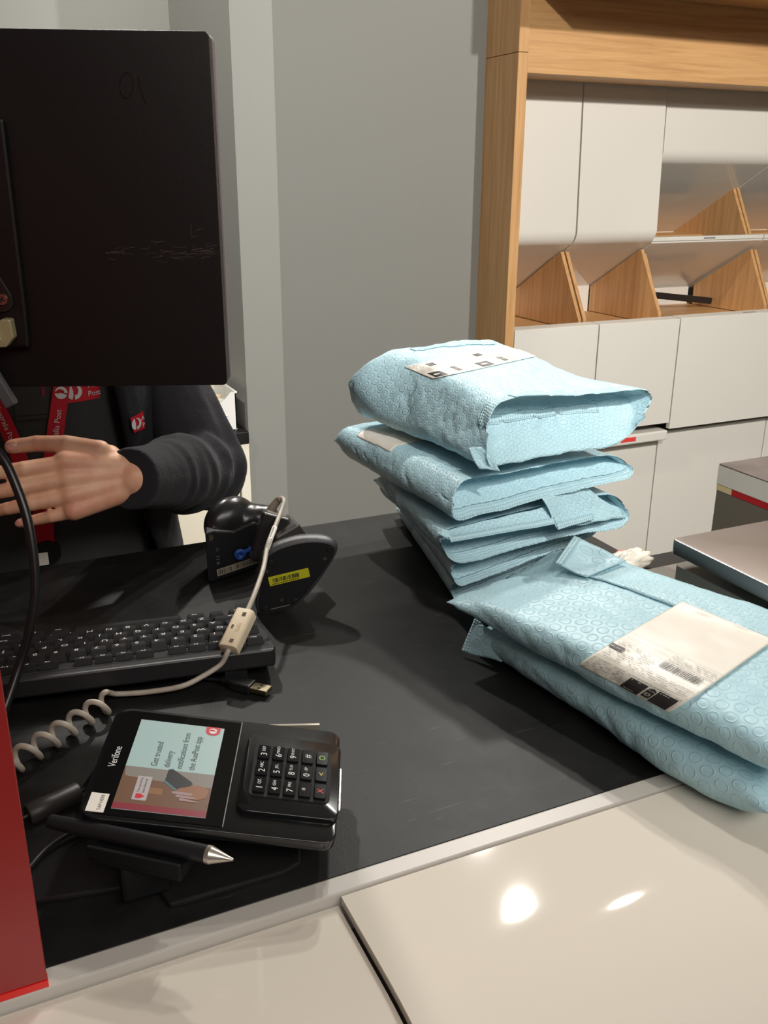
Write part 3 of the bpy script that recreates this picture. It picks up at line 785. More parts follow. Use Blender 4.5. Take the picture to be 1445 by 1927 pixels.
for cy, d, names, xstart, h, small in rows:
    x = xstart
    for i, nme in enumerate(names):
        if nme is None: x += 0.012; continue
        w = P_
        if nme in ('Tab', 'Caps', 'Shift') and i == 0: w = 2 * (x + P_ / 2 - 0.008) * 0.5; cxx = 0.008 + w / 2 if True else x
        else: cxx = x
        if nme in ('Tab', 'Caps', 'Shift') and i == 0: key(cxx, cy, max(0.012, x + P_ / 2 - 0.008), d, h, nme, small)
        elif nme in ('Enter', 'Bksp', 'Shift'): key(x + 0.008, cy, 0.034, d, h, nme, small)
        else: key(x, cy, w, d, h, nme, small)
        x += P_ if not (nme in ('Tab', 'Caps', 'Shift') and i == 0) else P_
for cx, w, leg in ((0.022, 0.026, 'Ctrl'), (0.046, 0.0185, ''), (0.068, 0.022, 'Alt'), (0.1375, 0.112, ''), (0.206, 0.022, 'Alt'), (0.230, 0.022, 'Fn'), (0.256, 0.026, 'Ctrl')):
    key(cx, 0.1140, w, 0.0165, 0.0085, leg)

# ------------------------------------------------------------------ barcode scanner lying on its side
bs = thing('barcode_scanner', 'black barcode scanner with round stand base lying on its side', 'scanner', (0.29, 0.98, ZC))
# head
hx = Vector((0.985, 0.17, 0)).normalized()           # along the head, to the right
hy = Vector((-hx.y, hx.x, 0))                          # away from the viewer
H0 = Vector((0.2385, 1.018, ZC + 0.0015))
Mh = Matrix(((hx.x, 0.235, 0, H0.x), (hx.y, 0.972, 0, H0.y), (0, 0, 1, H0.z), (0, 0, 0, 1)))                                 # local x right, y away, z up
b = B()
Mf = Mh @ Matrix(((1, 0, 0, 0), (0, 0, 1, 0), (0, 1, 0, 0), (0, 0, 0, 1)))   # local x right, y up, z away
prism(b, [(0.0, 0.003), (0.004, 0.0), (0.066, 0.004), (0.082, 0.020), (0.086, 0.052), (0.064, 0.066), (0.035, 0.060), (0.010, 0.067), (0.0, 0.066)], 0.0, 0.056, Mf, 0.004)
obj('head', b, BLK, bs)
b = B()
sphere(b, (0.034, 0.062, 0.030), (0.036, 0.032, 0.026), None, 40, 24)
for v in b.verts:                                       # a rounded cap that slims to the neck
    pass
cyl(b, (0.045, 0.062, 0.030), (0.084, 0.060, 0.018), 0.022, 0.017, 28); sphere(b, (0.084, 0.060, 0.018), 0.017); sphere(b, (0.060, 0.060, 0.024), 0.022)
box(b, (0.002, 0.050, 0.006), (0.066, 0.066, 0.052), None, 0.006)
b = voxel(b, 0.0022, 8)
b.transform(Mf); o = obj('cap', b, BLK_S, bs, True, None, 'shiny domed cap')
b = B(); cyl(b, Mf @ Vector((0.006, 0.058, -0.0006)), Mf @ Vector((0.006, 0.058, 0.003)), 0.0038, 0.0038, 20); obj('screw', b, mat('brass_screw', srgb(128, 120, 96), 0.35, 0.8), bs)
for zz in (0.0415,):
    b = B(); cyl(b, Mf @ Vector((0.0135, zz, -0.0006)), Mf @ Vector((0.0135, zz, 0.002)), 0.0024, 0.0024, 18); obj('screw', b, CHROME, bs)
b = B()
for zz in (0.034, 0.0305): 
    M2 = Mf @ Matrix.Translation((0.0145, zz, -0.0004))
    stroke(b, [(0.0022 * math.cos(math.radians(a)), 0.0018 * math.sin(math.radians(a))) for a in range(200, 350, 15)], 0.0006, M2, 0)
stroke(b, [(0.0125, 0.0255), (0.0165, 0.022)], 0.0006, Mf, -0.0004); stroke(b, [(0.0165, 0.0255), (0.0125, 0.022)], 0.0006, Mf, -0.0004)
obj('approval_marks', b, PRINT_G, bs)
Ml = Mf @ Matrix.Translation((0.0125, 0.007, -0.0005)) @ Matrix.Rotation(math.radians(5), 4, 'Z')
b = B(); box(b, (0, 0, -0.0003), (0.060, 0.0088, 0.0003), Ml); sl = obj('rating_label', b, mat('silver_label', srgb(168, 158, 138), 0.4), bs)
b = B(); rnd = random.Random(5); x = 0.002
while x < 0.058:
    w = rnd.choice((0.0004, 0.0007, 0.0011)); poly(b, [(x, 0.0012 if x < .02 else .002), (x, 0.0076), (x + w, 0.0076), (x + w, 0.0012 if x < .02 else .002)], Ml, -0.0005); x += w + rnd.choice((0.0006, 0.001, 0.0016))
    if 0.019 < x < 0.023: x = 0.0235
obj('bar_print', b, PRINT_K, sl)
# blue twist tag
b = B()
pts = smooth_path([(0.041, 0.028, -0.002), (0.045, 0.0265, -0.004), (0.048, 0.0295, -0.005), (0.046, 0.0335, -0.0055), (0.041, 0.0345, -0.005), (0.0385, 0.031, -0.004), (0.040, 0.0265, -0.003), (0.044, 0.0255, -0.004), (0.049, 0.0315, -0.004), (0.055, 0.0325, -0.003), (0.058, 0.035, -0.002)], 8)
tube(b, [Mf @ p for p in pts], 0.0029, 12); obj('twist_tag', b, BLUEP, bs, True, None, 'blue plastic tag')
# handle end with square socket
he = Vector((0.302, 0.978, 1.158))
hu = Vector((0.36, 0.10, 0.93)).normalized(); hxx = Vector((0.9, -0.30, -0.30)).normalized()
Mhe = frame(he, hxx, hu.cross(hxx))
b = B(); box(b, (-0.004, -0.012, -0.058), (0.028, 0.016, 0.0), Mhe, 0.002)
obj('handle', b, BLK_S, bs)
b = B(); box(b, (0.001, -0.008, 0.0), (0.024, 0.012, 0.0006), Mhe); obj('socket', b, mat('socket_grey_plastic', srgb(120, 112, 100), 0.5), bs)
# wedge bracket between handle and base
b = B(); 
prism(b, [(0.301, 1.138), (0.330, 1.150), (0.352, 1.118), (0.362, 1.108), (0.30, 1.095)], -0.985, -0.945, Matrix(((1, 0, 0, 0), (0, 0, -1, 0), (0, 1, 0, 0), (0, 0, 0, 1))), 0.003)
obj('stand_bracket', b, mat('satin_grey_metal', srgb(88, 84, 82), 0.32, 0.6), bs)
# round-nosed stand base, its underside towards the viewer
nb = Vector((-0.22, -0.96, -0.10)).normalized()         # underside normal, towards the customer
bxv = Vector((0.96, -0.22, 0)).normalized(); bxv = (bxv - nb * bxv.dot(nb)).normalized()
byv = nb.cross(bxv); byv = byv if byv.z > 0 else -byv
bo = Vector((0.2685, 0.916, ZC + 0.0024)); bzv = -nb       # local z runs from the underside into the base
Mb = Matrix(((bxv.x, byv.x, bzv.x, bo.x), (bxv.y, byv.y, bzv.y, bo.y), (bxv.z, byv.z, bzv.z, bo.z), (0, 0, 0, 1)))
def base_outline(s=0.0):
    pts = [(0.0012, -0.0010), (0.0085, -0.0019), (0.0187, -0.0013), (0.0325, 0.0008), (0.0422, 0.0048), (0.0563, 0.0187), (0.0708, 0.0387), (0.084, 0.0592), (0.0890, 0.0710), (0.0880, 0.0775), (0.081, 0.0827), (0.0693, 0.0860), (0.0546, 0.0868), (0.0412, 0.0853), (0.0254, 0.0807), (0.0136, 0.0740), (0.0078, 0.066), (0.0041, 0.0447), (-0.0006, 0.0111)]
    c = Vector((0.044, 0.045)); out = []
    P = [p.xy for p in smooth_path([(x, y, 0) for x, y in pts + [pts[0]]], 4)][:-1]
    for p in P:
        d = p - c; out.append(tuple(c + d * (1 - s / d.length)))
    return out
b = B(); n_side = []
layers = [(0.0, 0.0), (0.0012, 0.0012), (0.008, 0.0022), (0.015, 0.0005), (0.021, -0.007), (0.025, -0.018), (0.0265, -0.034)]
zsign = 1
rings = []
for dz, gr in layers:
    rings.append([b.verts.new(Mb @ Vector((p[0], p[1], zsign * dz))) for p in base_outline(-gr)])
for a, c in zip(rings, rings[1:]):
    for k in range(len(a)): b.faces.new((a[k], a[(k + 1) % len(a)], c[(k + 1) % len(a)], c[k]))
b.faces.new(rings[0]); b.faces.new(rings[-1][::-1])
outward(b)
o = obj('base', b, mat('metallic_black_paint', srgb(92, 92, 94), 0.36, 0.6, bump=(1500, 0.2)), bs); sharp(o, 50)
b = B(); prism(b, base_outline(0.003), -0.0012 * zsign, 0.0, Mb); obj('base_plate', b, BLK, bs)
Mbf = Mb @ Matrix.Translation((0, 0, -0.0014 * zsign))
for (x, y) in ((0.0157, 0.0631), (0.081, 0.0745), (0.0085, 0.0048), (0.0420, 0.0115)):
    b = B(); prism(b, circle(x, y, 0.0034, 20), -0.0010, 0.0010, Mbf, 0.0004, 1); obj('rubber_foot', b, BLK_S, bs)
for (x, y) in ((0.0113, 0.0528), (0.0757, 0.0632), (0.0268, 0.0146)):
    b = B(); prism(b, circle(x, y, 0.0022, 16), -0.0006, 0.0006, Mbf); obj('screw', b, mat('dark_steel_screw', srgb(150, 146, 138), 0.3, 1.0), bs)
b = B(); prism(b, [(0.0147, 0.0036), (0.0357, 0.0071), (0.0357, 0.0079), (0.0147, 0.0044)], -0.0004, 0.0004, Mbf); obj('base_groove', b, mat('worn_grey_line', srgb(120, 118, 114), 0.4), bs)
Mys = Mbf @ Matrix.Translation((0.0143, 0.0338, -0.0004 * zsign)) @ Matrix.Rotation(math.radians(10.5), 4, 'Z')
b = B(); prism(b, rrect(0, 0, 0.0455, 0.0115, 0.001), -0.0002, 0.0002, Mys); ys = obj('asset_sticker', b, YEL, bs, False, None, 'yellow barcode sticker')
b = B(); x = 0.0045; rnd = random.Random(9)
while x < 0.0330:
    w = rnd.choice((0.00035, 0.0006, 0.001)); poly(b, [(x, 0.0036), (x, 0.0088), (x + w, 0.0088), (x + w, 0.0036)], Mys, -0.0005); x += w + rnd.choice((0.0004, 0.0006, 0.0011))
for k in range(13): poly(b, [(0.0025 + k * 0.0024, 0.0013), (0.0025 + k * 0.0024, 0.0024), (0.0041 + k * 0.0024, 0.0024), (0.0041 + k * 0.0024, 0.0013)], Mys, -0.0005)
obj('bar_print', b, PRINT_K, ys)

# grey cable of the scanner with ferrite and curl
cc = thing('scanner_cable', 'grey coiled scanner cable with ivory ferrite clip', 'cable', (0.15, 0.8, 1.07))
up_part = [(0.318, 0.996, 1.157), (0.3245, 0.995, 1.1655), (0.3258, 0.984, 1.1662), (0.318, 0.970, 1.1605), (0.3015, 0.944, 1.1515), (0.282, 0.912, 1.144), (0.2615, 0.866, 1.1365), (0.2399, 0.8295, 1.126), (0.2250, 0.8095, 1.117), (0.2115, 0.795, 1.106), (0.1975, 0.7810, 1.0955), (0.1898, 0.7815, 1.083), (0.1707, 0.7790, 1.0755), (0.1497, 0.7760, 1.0715), (0.1215, 0.7860, 1.0672), (0.1020, 0.7925, 1.0665), (0.0915, 0.7955, 1.0672)]
coil = []
c0 = Vector((0.0855, 0.7775, 1.0715)); c1 = Vector((-0.012, 0.7045, 1.0715)); ax = (c1 - c0).normalized()
sd = Vector((-ax.y, ax.x, 0)); sd = sd if sd.x > 0 else -sd
turns = 6.2
NN = 150
for i in range(NN + 1):
    f = i / NN; a = 2 * math.pi * turns * f + math.pi * 0.62
    r = 0.0088
    coil.append(c0.lerp(c1, f) + sd * (r * 0.95 * math.cos(a)) + Vector((0, 0, r * math.sin(a) + 0.0008)) + ax * 0.002 * math.sin(a))
path = smooth_path(up_part, 6)
path = path[:-1] + smooth_path([path[-1], (0.0850, 0.7900, 1.0735), coil[0]], 5)[:-1] + coil
b = B(); tube(b, path, 0.0026, 12); obj('sheath', b, CORD, cc, True)
b = B(); tube(b, [Vector(p) for p in smooth_path([(0.3115, 0.998, 1.146), (0.316, 0.998, 1.154), (0.3225, 0.9955, 1.163), (0.3245, 0.990, 1.1662)], 5)], 0.004, 14, radii=[0.0062 - 0.0028 * i / 15 for i in range(16)])
obj('strain_relief', b, mat('taupe_rubber', srgb(140, 130, 112), 0.5), cc, True)
# ferrite clip
fa = Vector((0.2252, 0.8095, 1.1170)); fb = Vector((0.1985, 0.7815, 1.0965)); fd = (fb - fa).normalized()
fx = fd.cross(Vector((0, 0, 1))).normalized(); Mfer = frame(fa, fx, fd.cross(fx))
if (Mfer.to_3x3() @ Vector((0, 0, 1))).dot(fd) < 0: Mfer = frame(fa, -fx, fd.cross(fx))
FL = (fb - fa).length
b = B(); prism(b, rrect(-0.0098, -0.0080, 0.0098, 0.0080, 0.0045), -0.001, FL, Mfer, 0.0012); fe = obj('ferrite_clip', b, BEIGE, cc, False, None, 'ivory plastic clip')
sharp(fe, 40)
b = B(); sy = 1 if (Mfer.to_3x3() @ Vector((0, 1, 0))).z > 0 else -1
for z in (0.006, FL - 0.006):
    box(b, (-0.0045, sy * 0.0080 - 0.0004, z - 0.002), (-0.0008, sy * 0.0080 + 0.0004, z + 0.002), Mfer)
    box(b, (0.0072, sy * 0.0015 - 0.002, z - 0.002), (0.0092, sy * 0.0015 + 0.002, z + 0.002), Mfer)
box(b, (0.0022, sy * 0.0080 - 0.0004, FL * 0.5 - 0.002), (0.0042, sy * 0.0080 + 0.0004, FL * 0.5 + 0.002), Mfer)
obj('clip_slots', b, mat('shadowed_brown_slot', srgb(96, 80, 66), 0.6), fe)
b = B(); M2 = Mfer @ Matrix.Translation((0, sy * 0.0083, FL * 0.5))
zx = Mfer.to_3x3() @ Vector((0, 0, 1)); yx = Mfer.to_3x3() @ Vector((0, sy, 0))
Mt = frame(M2 @ Vector((-0.0035, 0, 0)), -zx, yx.cross(-zx)); text(b, 'SUN', 0.0055, Mt); obj('moulded_letters', b, mat('ivory_relief', srgb(206, 188, 156), 0.5), fe)
# white flag label on the cable
b = B(); pa, pb = Vector((0.300, 0.9415, 1.1510)), Vector((0.2782, 0.9035, 1.1427)); tube(b, [pa, (pa + pb) / 2 + Vector((0, 0, 0.0002)), pb], 0.0030, 14); cl = obj('cable_label', b, PAPER, cc, True, None, 'white wrap label')
b = B(); d_ = (pb - pa).normalized(); s_ = d_.cross(Vector((0, 0, 1))).normalized(); n_ = s_.cross(d_); n_ = n_ if n_.z > 0 else -n_
n_ = (n_ * 0.5 + Vector((-0.25, -0.83, 0.2))).normalized(); n_ = (n_ - d_ * n_.dot(d_)).normalized()
Mt = frame((pa + pb) / 2 + n_ * 0.0032, d_, n_.cross(d_))
for k in range(9): poly(b, [(-0.018 + k * 0.0024, -0.0012), (-0.018 + k * 0.0024, 0.0002), (-0.0164 + k * 0.0024, 0.0002), (-0.0164 + k * 0.0024, -0.0012)], Mt)
for k in range(3): stroke(b, [(0.008 + 0.005 * k + 0.0016 * math.cos(math.radians(a)), 0.0008 + 0.0014 * math.sin(math.radians(a))) for a in range(60, 300, 20)], 0.0006, Mt, 0)
obj('label_print', b, PRINT_K, cl)

# ------------------------------------------------------------------ loose usb plug
u = thing('usb_plug', 'loose black USB plug with metal tip on the worktop', 'plug', (0.21, 0.76, ZC))
u0 = Vector((0.1930, 0.7772, 1.0665)); u1 = Vector((0.2265, 0.7430, 1.0655)); ud = (u1 - u0).normalized()
Mu = frame(u0, ud, Vector((0, 0, 1)).cross(ud))
b = B(); prism(b, [(0.004, -0.0045), (0.010, -0.0065), (0.0285, -0.0075), (0.0285, 0.0075), (0.010, 0.0065), (0.004, 0.0045)], -0.0048, 0.0042, Mu, 0.0012); obj('grip', b, BLK, u)
b = B()
for k in range(4): cyl(b, Mu @ Vector((-0.004 + 0.0022 * k, 0, 0)), Mu @ Vector((-0.0026 + 0.0022 * k, 0, 0)), 0.0034, 0.0036, 16)
obj('strain_relief', b, BLK, u)
b = B(); box(b, (0.0287, -0.006, -0.0026), (0.0465, 0.006, 0.0022), Mu, 0.0005, 1); tip = obj('metal_tip', b, mat('plug_nickel', srgb(196, 184, 150), 0.28, 1.0), u, False, None, 'nickel plug tip')
b = B()
for yy in (-0.0027, 0.0027): box(b, (0.0355, yy - 0.0012, 0.0021), (0.0385, yy + 0.0012, 0.0024), Mu)
obj('tip_holes', b, DARK, tip)
b = B(); tube(b, smooth_path([Mu @ Vector((0.0, 0, 0)), Mu @ Vector((-0.015, 0.001, -0.002)), (0.165, 0.800, 1.0645), (0.12, 0.83, 1.0635), (0.05, 0.85, 1.0635)], 6), 0.0019, 10); obj('cord', b, BLK, u, True)

# ------------------------------------------------------------------ payment terminal
Rt = Matrix(((0.9109, 0.4001, 0.1010), (-0.3837, 0.9113, -0.1496), (-0.1518, 0.0975, 0.9836)))
TO = Vector((0.1342, 0.5756, 1.112))
Mt_ = Matrix.Translation(TO) @ Rt.to_4x4()
pt = thing('payment_terminal', 'black card payment terminal with lit screen and keypad', 'payment terminal', (0.134, 0.576, ZC))
W2, H2 = 0.0878, 0.0596
b = B(); 
outl = rrect(-W2, -H2, W2, H2, (0.010, 0.014, 0.014, 0.010), 8)
prism(b, outl, -0.0085, 0.0, Mt_, 0.0032, 3); prism(b, rrect(-W2 + 0.014, -H2 + 0.034, W2 - 0.008, H2 - 0.008, 0.012), -0.020, -0.008, Mt_, 0.003); o = obj('case', b, BLK_G, pt); sharp(o, 40)
b = B(); prism(b, rrect(-W2 + 0.004, -H2 + 0.004, 0.0095, H2 - 0.004, (0.001, 0.010, 0.010, 0.001)), 0.0, 0.0006, Mt_); obj('screen_glass', b, mat('terminal_glass', (0.006, 0.006, 0.006, 1), 0.08), pt)
b = B(); box(b, (0.0095, -H2 + 0.004, 0.0), (0.0101, H2 - 0.003, 0.0009), Mt_); obj('seam_line', b, PRINT_G, pt)
# raised keypad hood and its recess
b = B(); prism(b, rrect(0.0165, -0.0420, 0.0885, 0.0400, 0.008, 6), -0.010, 0.0045, Mt_, 0.003, 3); hd = obj('keypad_hood', b, BLK_G, pt); sharp(hd, 40)
b = B(); prism(b, rrect(0.0235, -0.0275, 0.0815, 0.0270, 0.004), 0.0040, 0.0052, Mt_); kp = obj('keypad_plate', b, mat('keypad_grey', (0.030, 0.030, 0.031, 1), 0.7, spec=0.2), pt)
legs = [['1', '4', '7', '*', 'X'], ['2', '5', '8', '0', '<'], ['3', '6', '9', '#', 'O']]
subs = {'1': 'QZ.', '2': 'ABC', '3': 'DEF', '4': 'GHI', '5': 'JKL', '6': 'MNO', '7': 'PRS', '8': 'TUV', '9': 'WXY', '0': '-SP'}
kcol = {'X': mat('red_key_print', srgb(230, 40, 50), 0.5), '<': mat('yellow_key_print', srgb(225, 205, 50), 0.5), 'O': mat('green_key_print', srgb(150, 200, 40), 0.5)}
for r in range(3):
    for c in range(5):
        kxp = 0.0305 + 0.01095 * c; kyp = -0.0182 + 0.0178 * r
        b = B(); prism(b, rrect(kxp - 0.0043, kyp - 0.0073, kxp + 0.0043, kyp + 0.0073, 0.0014, 4), 0.0052, 0.0075, Mt_, 0.0006); ko = obj('keypad_key', b, mat('keypad_key_plastic', (0.010, 0.010, 0.011, 1), 0.1, spec=0.2), kp)
        g = legs[r][c]; b = B()
        # printed to be read from the right-hand end of the case
        Mg = Mt_ @ Matrix.Translation((kxp + 0.0002, kyp - (0.0028 if g in subs else 0), 0.00765)) @ Matrix.Rotation(math.radians(90), 4, 'Z')
        text(b, g, 0.0068, Mg)
        if g in subs:
            text(b, subs[g], 0.0033, Mt_ @ Matrix.Translation((kxp - 0.0004, kyp + 0.0032, 0.00765)) @ Matrix.Rotation(math.radians(90), 4, 'Z'))
        ROOTM.setdefault(ko, ROOTM[pt])
        obj('key_print', b, kcol.get(g, PRINT_W), kp)
b = B(); box(b, (0.0868, -0.028, -0.009), (0.0905, 0.016, 0.0010), Mt_, 0.0006, 1); obj('card_slot', b, STEEL, pt, False, None, 'steel card slot plate')
# lit screen, portrait picture read from the right-hand end
SX0, SX1, SY0, SY1 = -0.0668, -0.0028, -0.0498, 0.0460
def scr(name, c, e=0.55): return mat(name, srgb(*(v * 0.82 for v in c)), 0.35, emit=e * 0.62)
b = B(); box(b, (SX0, SY0, 0.0007), (SX1, SY1, 0.0010), Mt_); scn = obj('display', b, scr('display_pale_teal', (176, 204, 200)), pt, False, None, 'lit display')
def onscr(pts, name, m, z):
    b = B(); poly(b, pts, Mt_, z); return obj(name, b, m, scn)
ys = -0.0070
pic = [(SX0, SY0 + 0.006), (SX1, SY0 + 0.006), (SX1, ys), (SX0, ys)]
onscr(pic, 'picture_background', scr('display_brown', (126, 88, 62), 0.35), 0.00112)
onscr([(SX0 + 0.002, ys - 0.010), (SX0 + 0.02, ys - 0.012), (SX1, ys - 0.014), (SX1, ys), (SX0, ys)], 'picture_wall', scr('display_grey', (150, 142, 132), 0.35), 0.00116)
onscr([(SX0, SY0), (SX1, SY0), (SX1, SY0 + 0.006), (SX0, SY0 + 0.006)], 'picture_footer', scr('display_crimson', (148, 40, 56), 0.4), 0.00118)
onscr([p for p in rrect(-0.047, -0.0325, -0.036, -0.0265, 0.001)], 'picture_shade', scr('display_tan', (158, 112, 76), 0.35), 0.00115)
ph = [(-0.036, -0.0065), (-0.033, -0.0055), (-0.018, -0.0165), (-0.0165, -0.0190), (-0.0235, -0.0260), (-0.0270, -0.0255), (-0.0365, -0.0175)]
onscr(ph, 'picture_phone', scr('display_phone', (44, 46, 46), 0.3), 0.00125)
onscr([(-0.0365, -0.0175), (-0.027, -0.0255), (-0.0235, -0.026), (-0.026, -0.0275), (-0.029, -0.0265), (-0.0375, -0.0195)], 'picture_phone_edge', scr('display_teal', (92, 128, 132), 0.35), 0.00126)
onscr([(-0.027, -0.0275), (-0.0255, -0.0245), (-0.014, -0.0195), (-0.008, -0.0205), (-0.0045, -0.0235), (-0.0055, -0.031), (-0.0115, -0.0345), (-0.019, -0.031)], 'picture_hand', scr('display_hand', (160, 110, 78), 0.4), 0.00130)
for k in range(3):
    x0, y0 = -0.030 + 0.003 * k, -0.0300 - 0.0030 * k
    onscr([(x0, y0 + 0.0015), (x0 + 0.002, y0 + 0.0024), (x0 + 0.014, y0 + 0.002 - 0.001 * k), (x0 + 0.0155, y0 + 0.0005), (x0 + 0.013, y0 - 0.0006), (x0 + 0.001, y0 - 0.0004)], 'picture_finger', scr('display_fingers', (178, 148, 146), 0.4), 0.00133 + 0.00002 * k)
onscr(rrect(-0.0555, -0.0400, -0.0455, -0.0160, 0.001), 'picture_bubble', scr('display_bubble', (192, 182, 182), 0.5), 0.00128)
b = B(); M2 = Mt_ @ Matrix.Translation((-0.0505, -0.0360, 0.00136)) @ Matrix.Rotation(math.radians(90), 4, 'Z')
poly(b, [(-0.0022, 0.003), (0.0022, 0.003), (0.0024, 0.0), (0.0, -0.0034), (-0.0024, 0.0)], M2); obj('picture_pin', b, scr('display_red', (214, 30, 48), 0.5), scn)
DK = mat('display_text', srgb(44, 52, 56), 0.5)
b = B()
def rot_text(b, s, x, y, size, align='LEFT', z=0.0014):
    text(b, s, size, Mt_ @ Matrix.Translation((x, y, z)) @ Matrix.Rotation(math.radians(90), 4, 'Z'), align, 0.86)
rot_text(b, 'Your parcel has', -0.0525, -0.0325, 0.0027); rot_text(b, 'been delivered', -0.0490, -0.0325, 0.0027)
for s_, x in (('Get trusted', -0.0470), ('delivery', -0.0380), ('notifications from', -0.0290), ('the AusPost app', -0.0200)):
    rot_text(b, s_, x, -0.0045, 0.0066)
obj('display_lettering', b, DK, scn)
b = B(); poly(b, rrect(-0.0165, 0.0362, -0.0055, SY1, (0.0002, 0.0002, 0.005, 0.005)), Mt_, 0.00128); obj('display_badge', b, scr('display_red', (214, 30, 48), 0.5), scn)
b = B(); post_mark(b, 0.0031, Mt_ @ Matrix.Translation((-0.0110, 0.0412, 0.00140)) @ Matrix.Rotation(math.radians(90), 4, 'Z')); obj('display_emblem', b, scr('display_white', (230, 226, 224), 0.7), scn)
b = B(); text(b, 'Verifone', 0.0078, Mt_ @ Matrix.Translation((-0.0760, 0.0015, 0.0009)) @ Matrix.Rotation(math.radians(90), 4, 'Z'), 'CENTER', 0.82); obj('maker_lettering', b, PRINT_W, pt)
b = B(); box(b, (-0.0830, -0.0545, 0.0006), (-0.0708, -0.0368, 0.0009), Mt_); tl = obj('tap_label', b, PAPER, pt, False, None, 'white tap here sticker')
b = B(); text(b, 'TAP HERE', 0.0034, Mt_ @ Matrix.Translation((-0.0745, -0.0455, 0.00105)) @ Matrix.Rotation(math.radians(90), 4, 'Z')); obj('tap_lettering', b, PRINT_K, tl)
# stand: base plate, post and rear plate
BPZ = ZC
b = B(); prism(b, [(-0.030, 0.556), (0.0735, 0.5365), (0.0795, 0.5105), (0.088, 0.5095), (0.160, 0.5085), (0.1735, 0.513), (0.205, 0.60), (0.13, 0.67), (0.02, 0.67), (-0.03, 0.64)], BPZ, BPZ + 0.005, None, 0.0015); obj('stand_plate', b, BLK_S, pt)
b = B(); cyl(b, (0.12, 0.585, BPZ + 0.005), (0.128, 0.58, 1.098), 0.024, 0.030, 28); obj('stand_post', b, BLK, pt)
Mp = Matrix.Translation((0, 0, 0))
b = B(); box(b, (0.150, 0.634, 1.0885), (0.232, 0.6365, 1.097), frame((0, 0, 0), (1, 0, 0), (0, 1, 0))); b.transform(Matrix.Translation((0.19, 0.635, 0)) @ Matrix.Rotation(math.radians(-22), 4, 'Z') @ Matrix.Translation((-0.19, -0.629, 0)))
obj('rear_plate', b, mat('pale_metal_plate', srgb(196, 186, 172), 0.35, 0.6), pt, False, None, 'pale metal plate')
HOLD = mat('dull_black_plastic', (0.006, 0.006, 0.0065, 1), 0.6, spec=0.25)
# pen holder on the near side of the stand
pa, pb = Vector((0.0145, 0.5705, 1.1095)), Vector((0.1175, 0.4825, 1.1090))
pd = (pb - pa).normalized(); Mpn = frame(pa, pd, Vector((0, 0, 1)).cross(pd))
b = B(); box(b, (0.036, -0.013, -0.016), (0.104, 0.006, -0.0070), Mpn, 0.002); box(b, (0.036, -0.0135, -0.0115), (0.104, -0.0105, -0.0020), Mpn, 0.0008); obj('pen_holder', b, HOLD, pt)
b = B(); q = Mpn @ Vector((0.066, 0.004, -0.012)); box(b, (q.x - 0.016, q.y - 0.010, BPZ + 0.005), (q.x + 0.016, q.y + 0.008, q.z), None, 0.003); obj('holder_bracket', b, HOLD, pt)
t = thing('stylus_pen', 'black stylus pen with silver cone tip beside the terminal', 'pen', tuple(pa))
Lp = (pb - pa).length
b = B(); tube(b, [pa + pd * s for s in (0.0, 0.0006, 0.03, Lp - 0.0185)], 0.006, 24, radii=[0.0042, 0.0048, 0.0056, 0.0059]); o = obj('barrel', b, mat('satin_black_barrel', (0.012, 0.012, 0.014, 1), 0.38), t); sharp(o, 40)
b = B(); tube(b, [pa + pd * s for s in (Lp - 0.0183, Lp - 0.0155, Lp - 0.0150, Lp - 0.003, Lp)], 0.006, 24, radii=[0.0060, 0.0060, 0.0057, 0.0018, 0.0008]); o = obj('tip', b, mat('silver_pen_tip', srgb(206, 198, 188), 0.3, 0.9), t, False, None, 'silver cone tip'); sharp(o, 30)
# power lead with black ferrite
t = thing('power_lead', 'thin black power lead with black ferrite behind the terminal', 'cable', (0.02, 0.645, ZC))
f0, f1 = Vector((0.0015, 0.6395, 1.0695)), Vector((0.0405, 0.6515, 1.0705)); fd = (f1 - f0).normalized()
b = B(); tube(b, [f0, f0 + fd * 0.0012, f0 + fd * 0.019, f0 + fd * 0.0195, f1 - fd * 0.0012, f1], 0.0085, 24, radii=[0.0078, 0.0086, 0.0086, 0.0083, 0.0086, 0.0078]); o = obj('ferrite', b, mat('dark_ferrite_plastic', srgb(52, 48, 46), 0.45), t); sharp(o, 40)
b = B(); tube(b, smooth_path([(-0.06, 0.60, 1.0625), (-0.02, 0.63, 1.066), f0 - fd * 0.001, f0 + fd * 0.01], 6), 0.0022, 10); tube(b, smooth_path([f1 - fd * 0.01, f1 + fd * 0.002, (0.048, 0.653, 1.076), (0.056, 0.648, 1.090)], 5), 0.0022, 10); obj('cord', b, BLK, t, True)
b = B(); tube(b, smooth_path([(-0.04, 0.545, 1.0625), (-0.008, 0.575, 1.0680), (0.012, 0.597, 1.0690), (0.035, 0.608, 1.0690), (0.06, 0.606, 1.0690)], 7), 0.0019, 10)
o = obj('thin_lead', b, mat('dark_lead_sheath', srgb(40, 36, 36), 0.4), None, True, (0.01, 0.59, 1.0605)); setp(o, 'thin dark lead curving out from under the pen', 'cable')

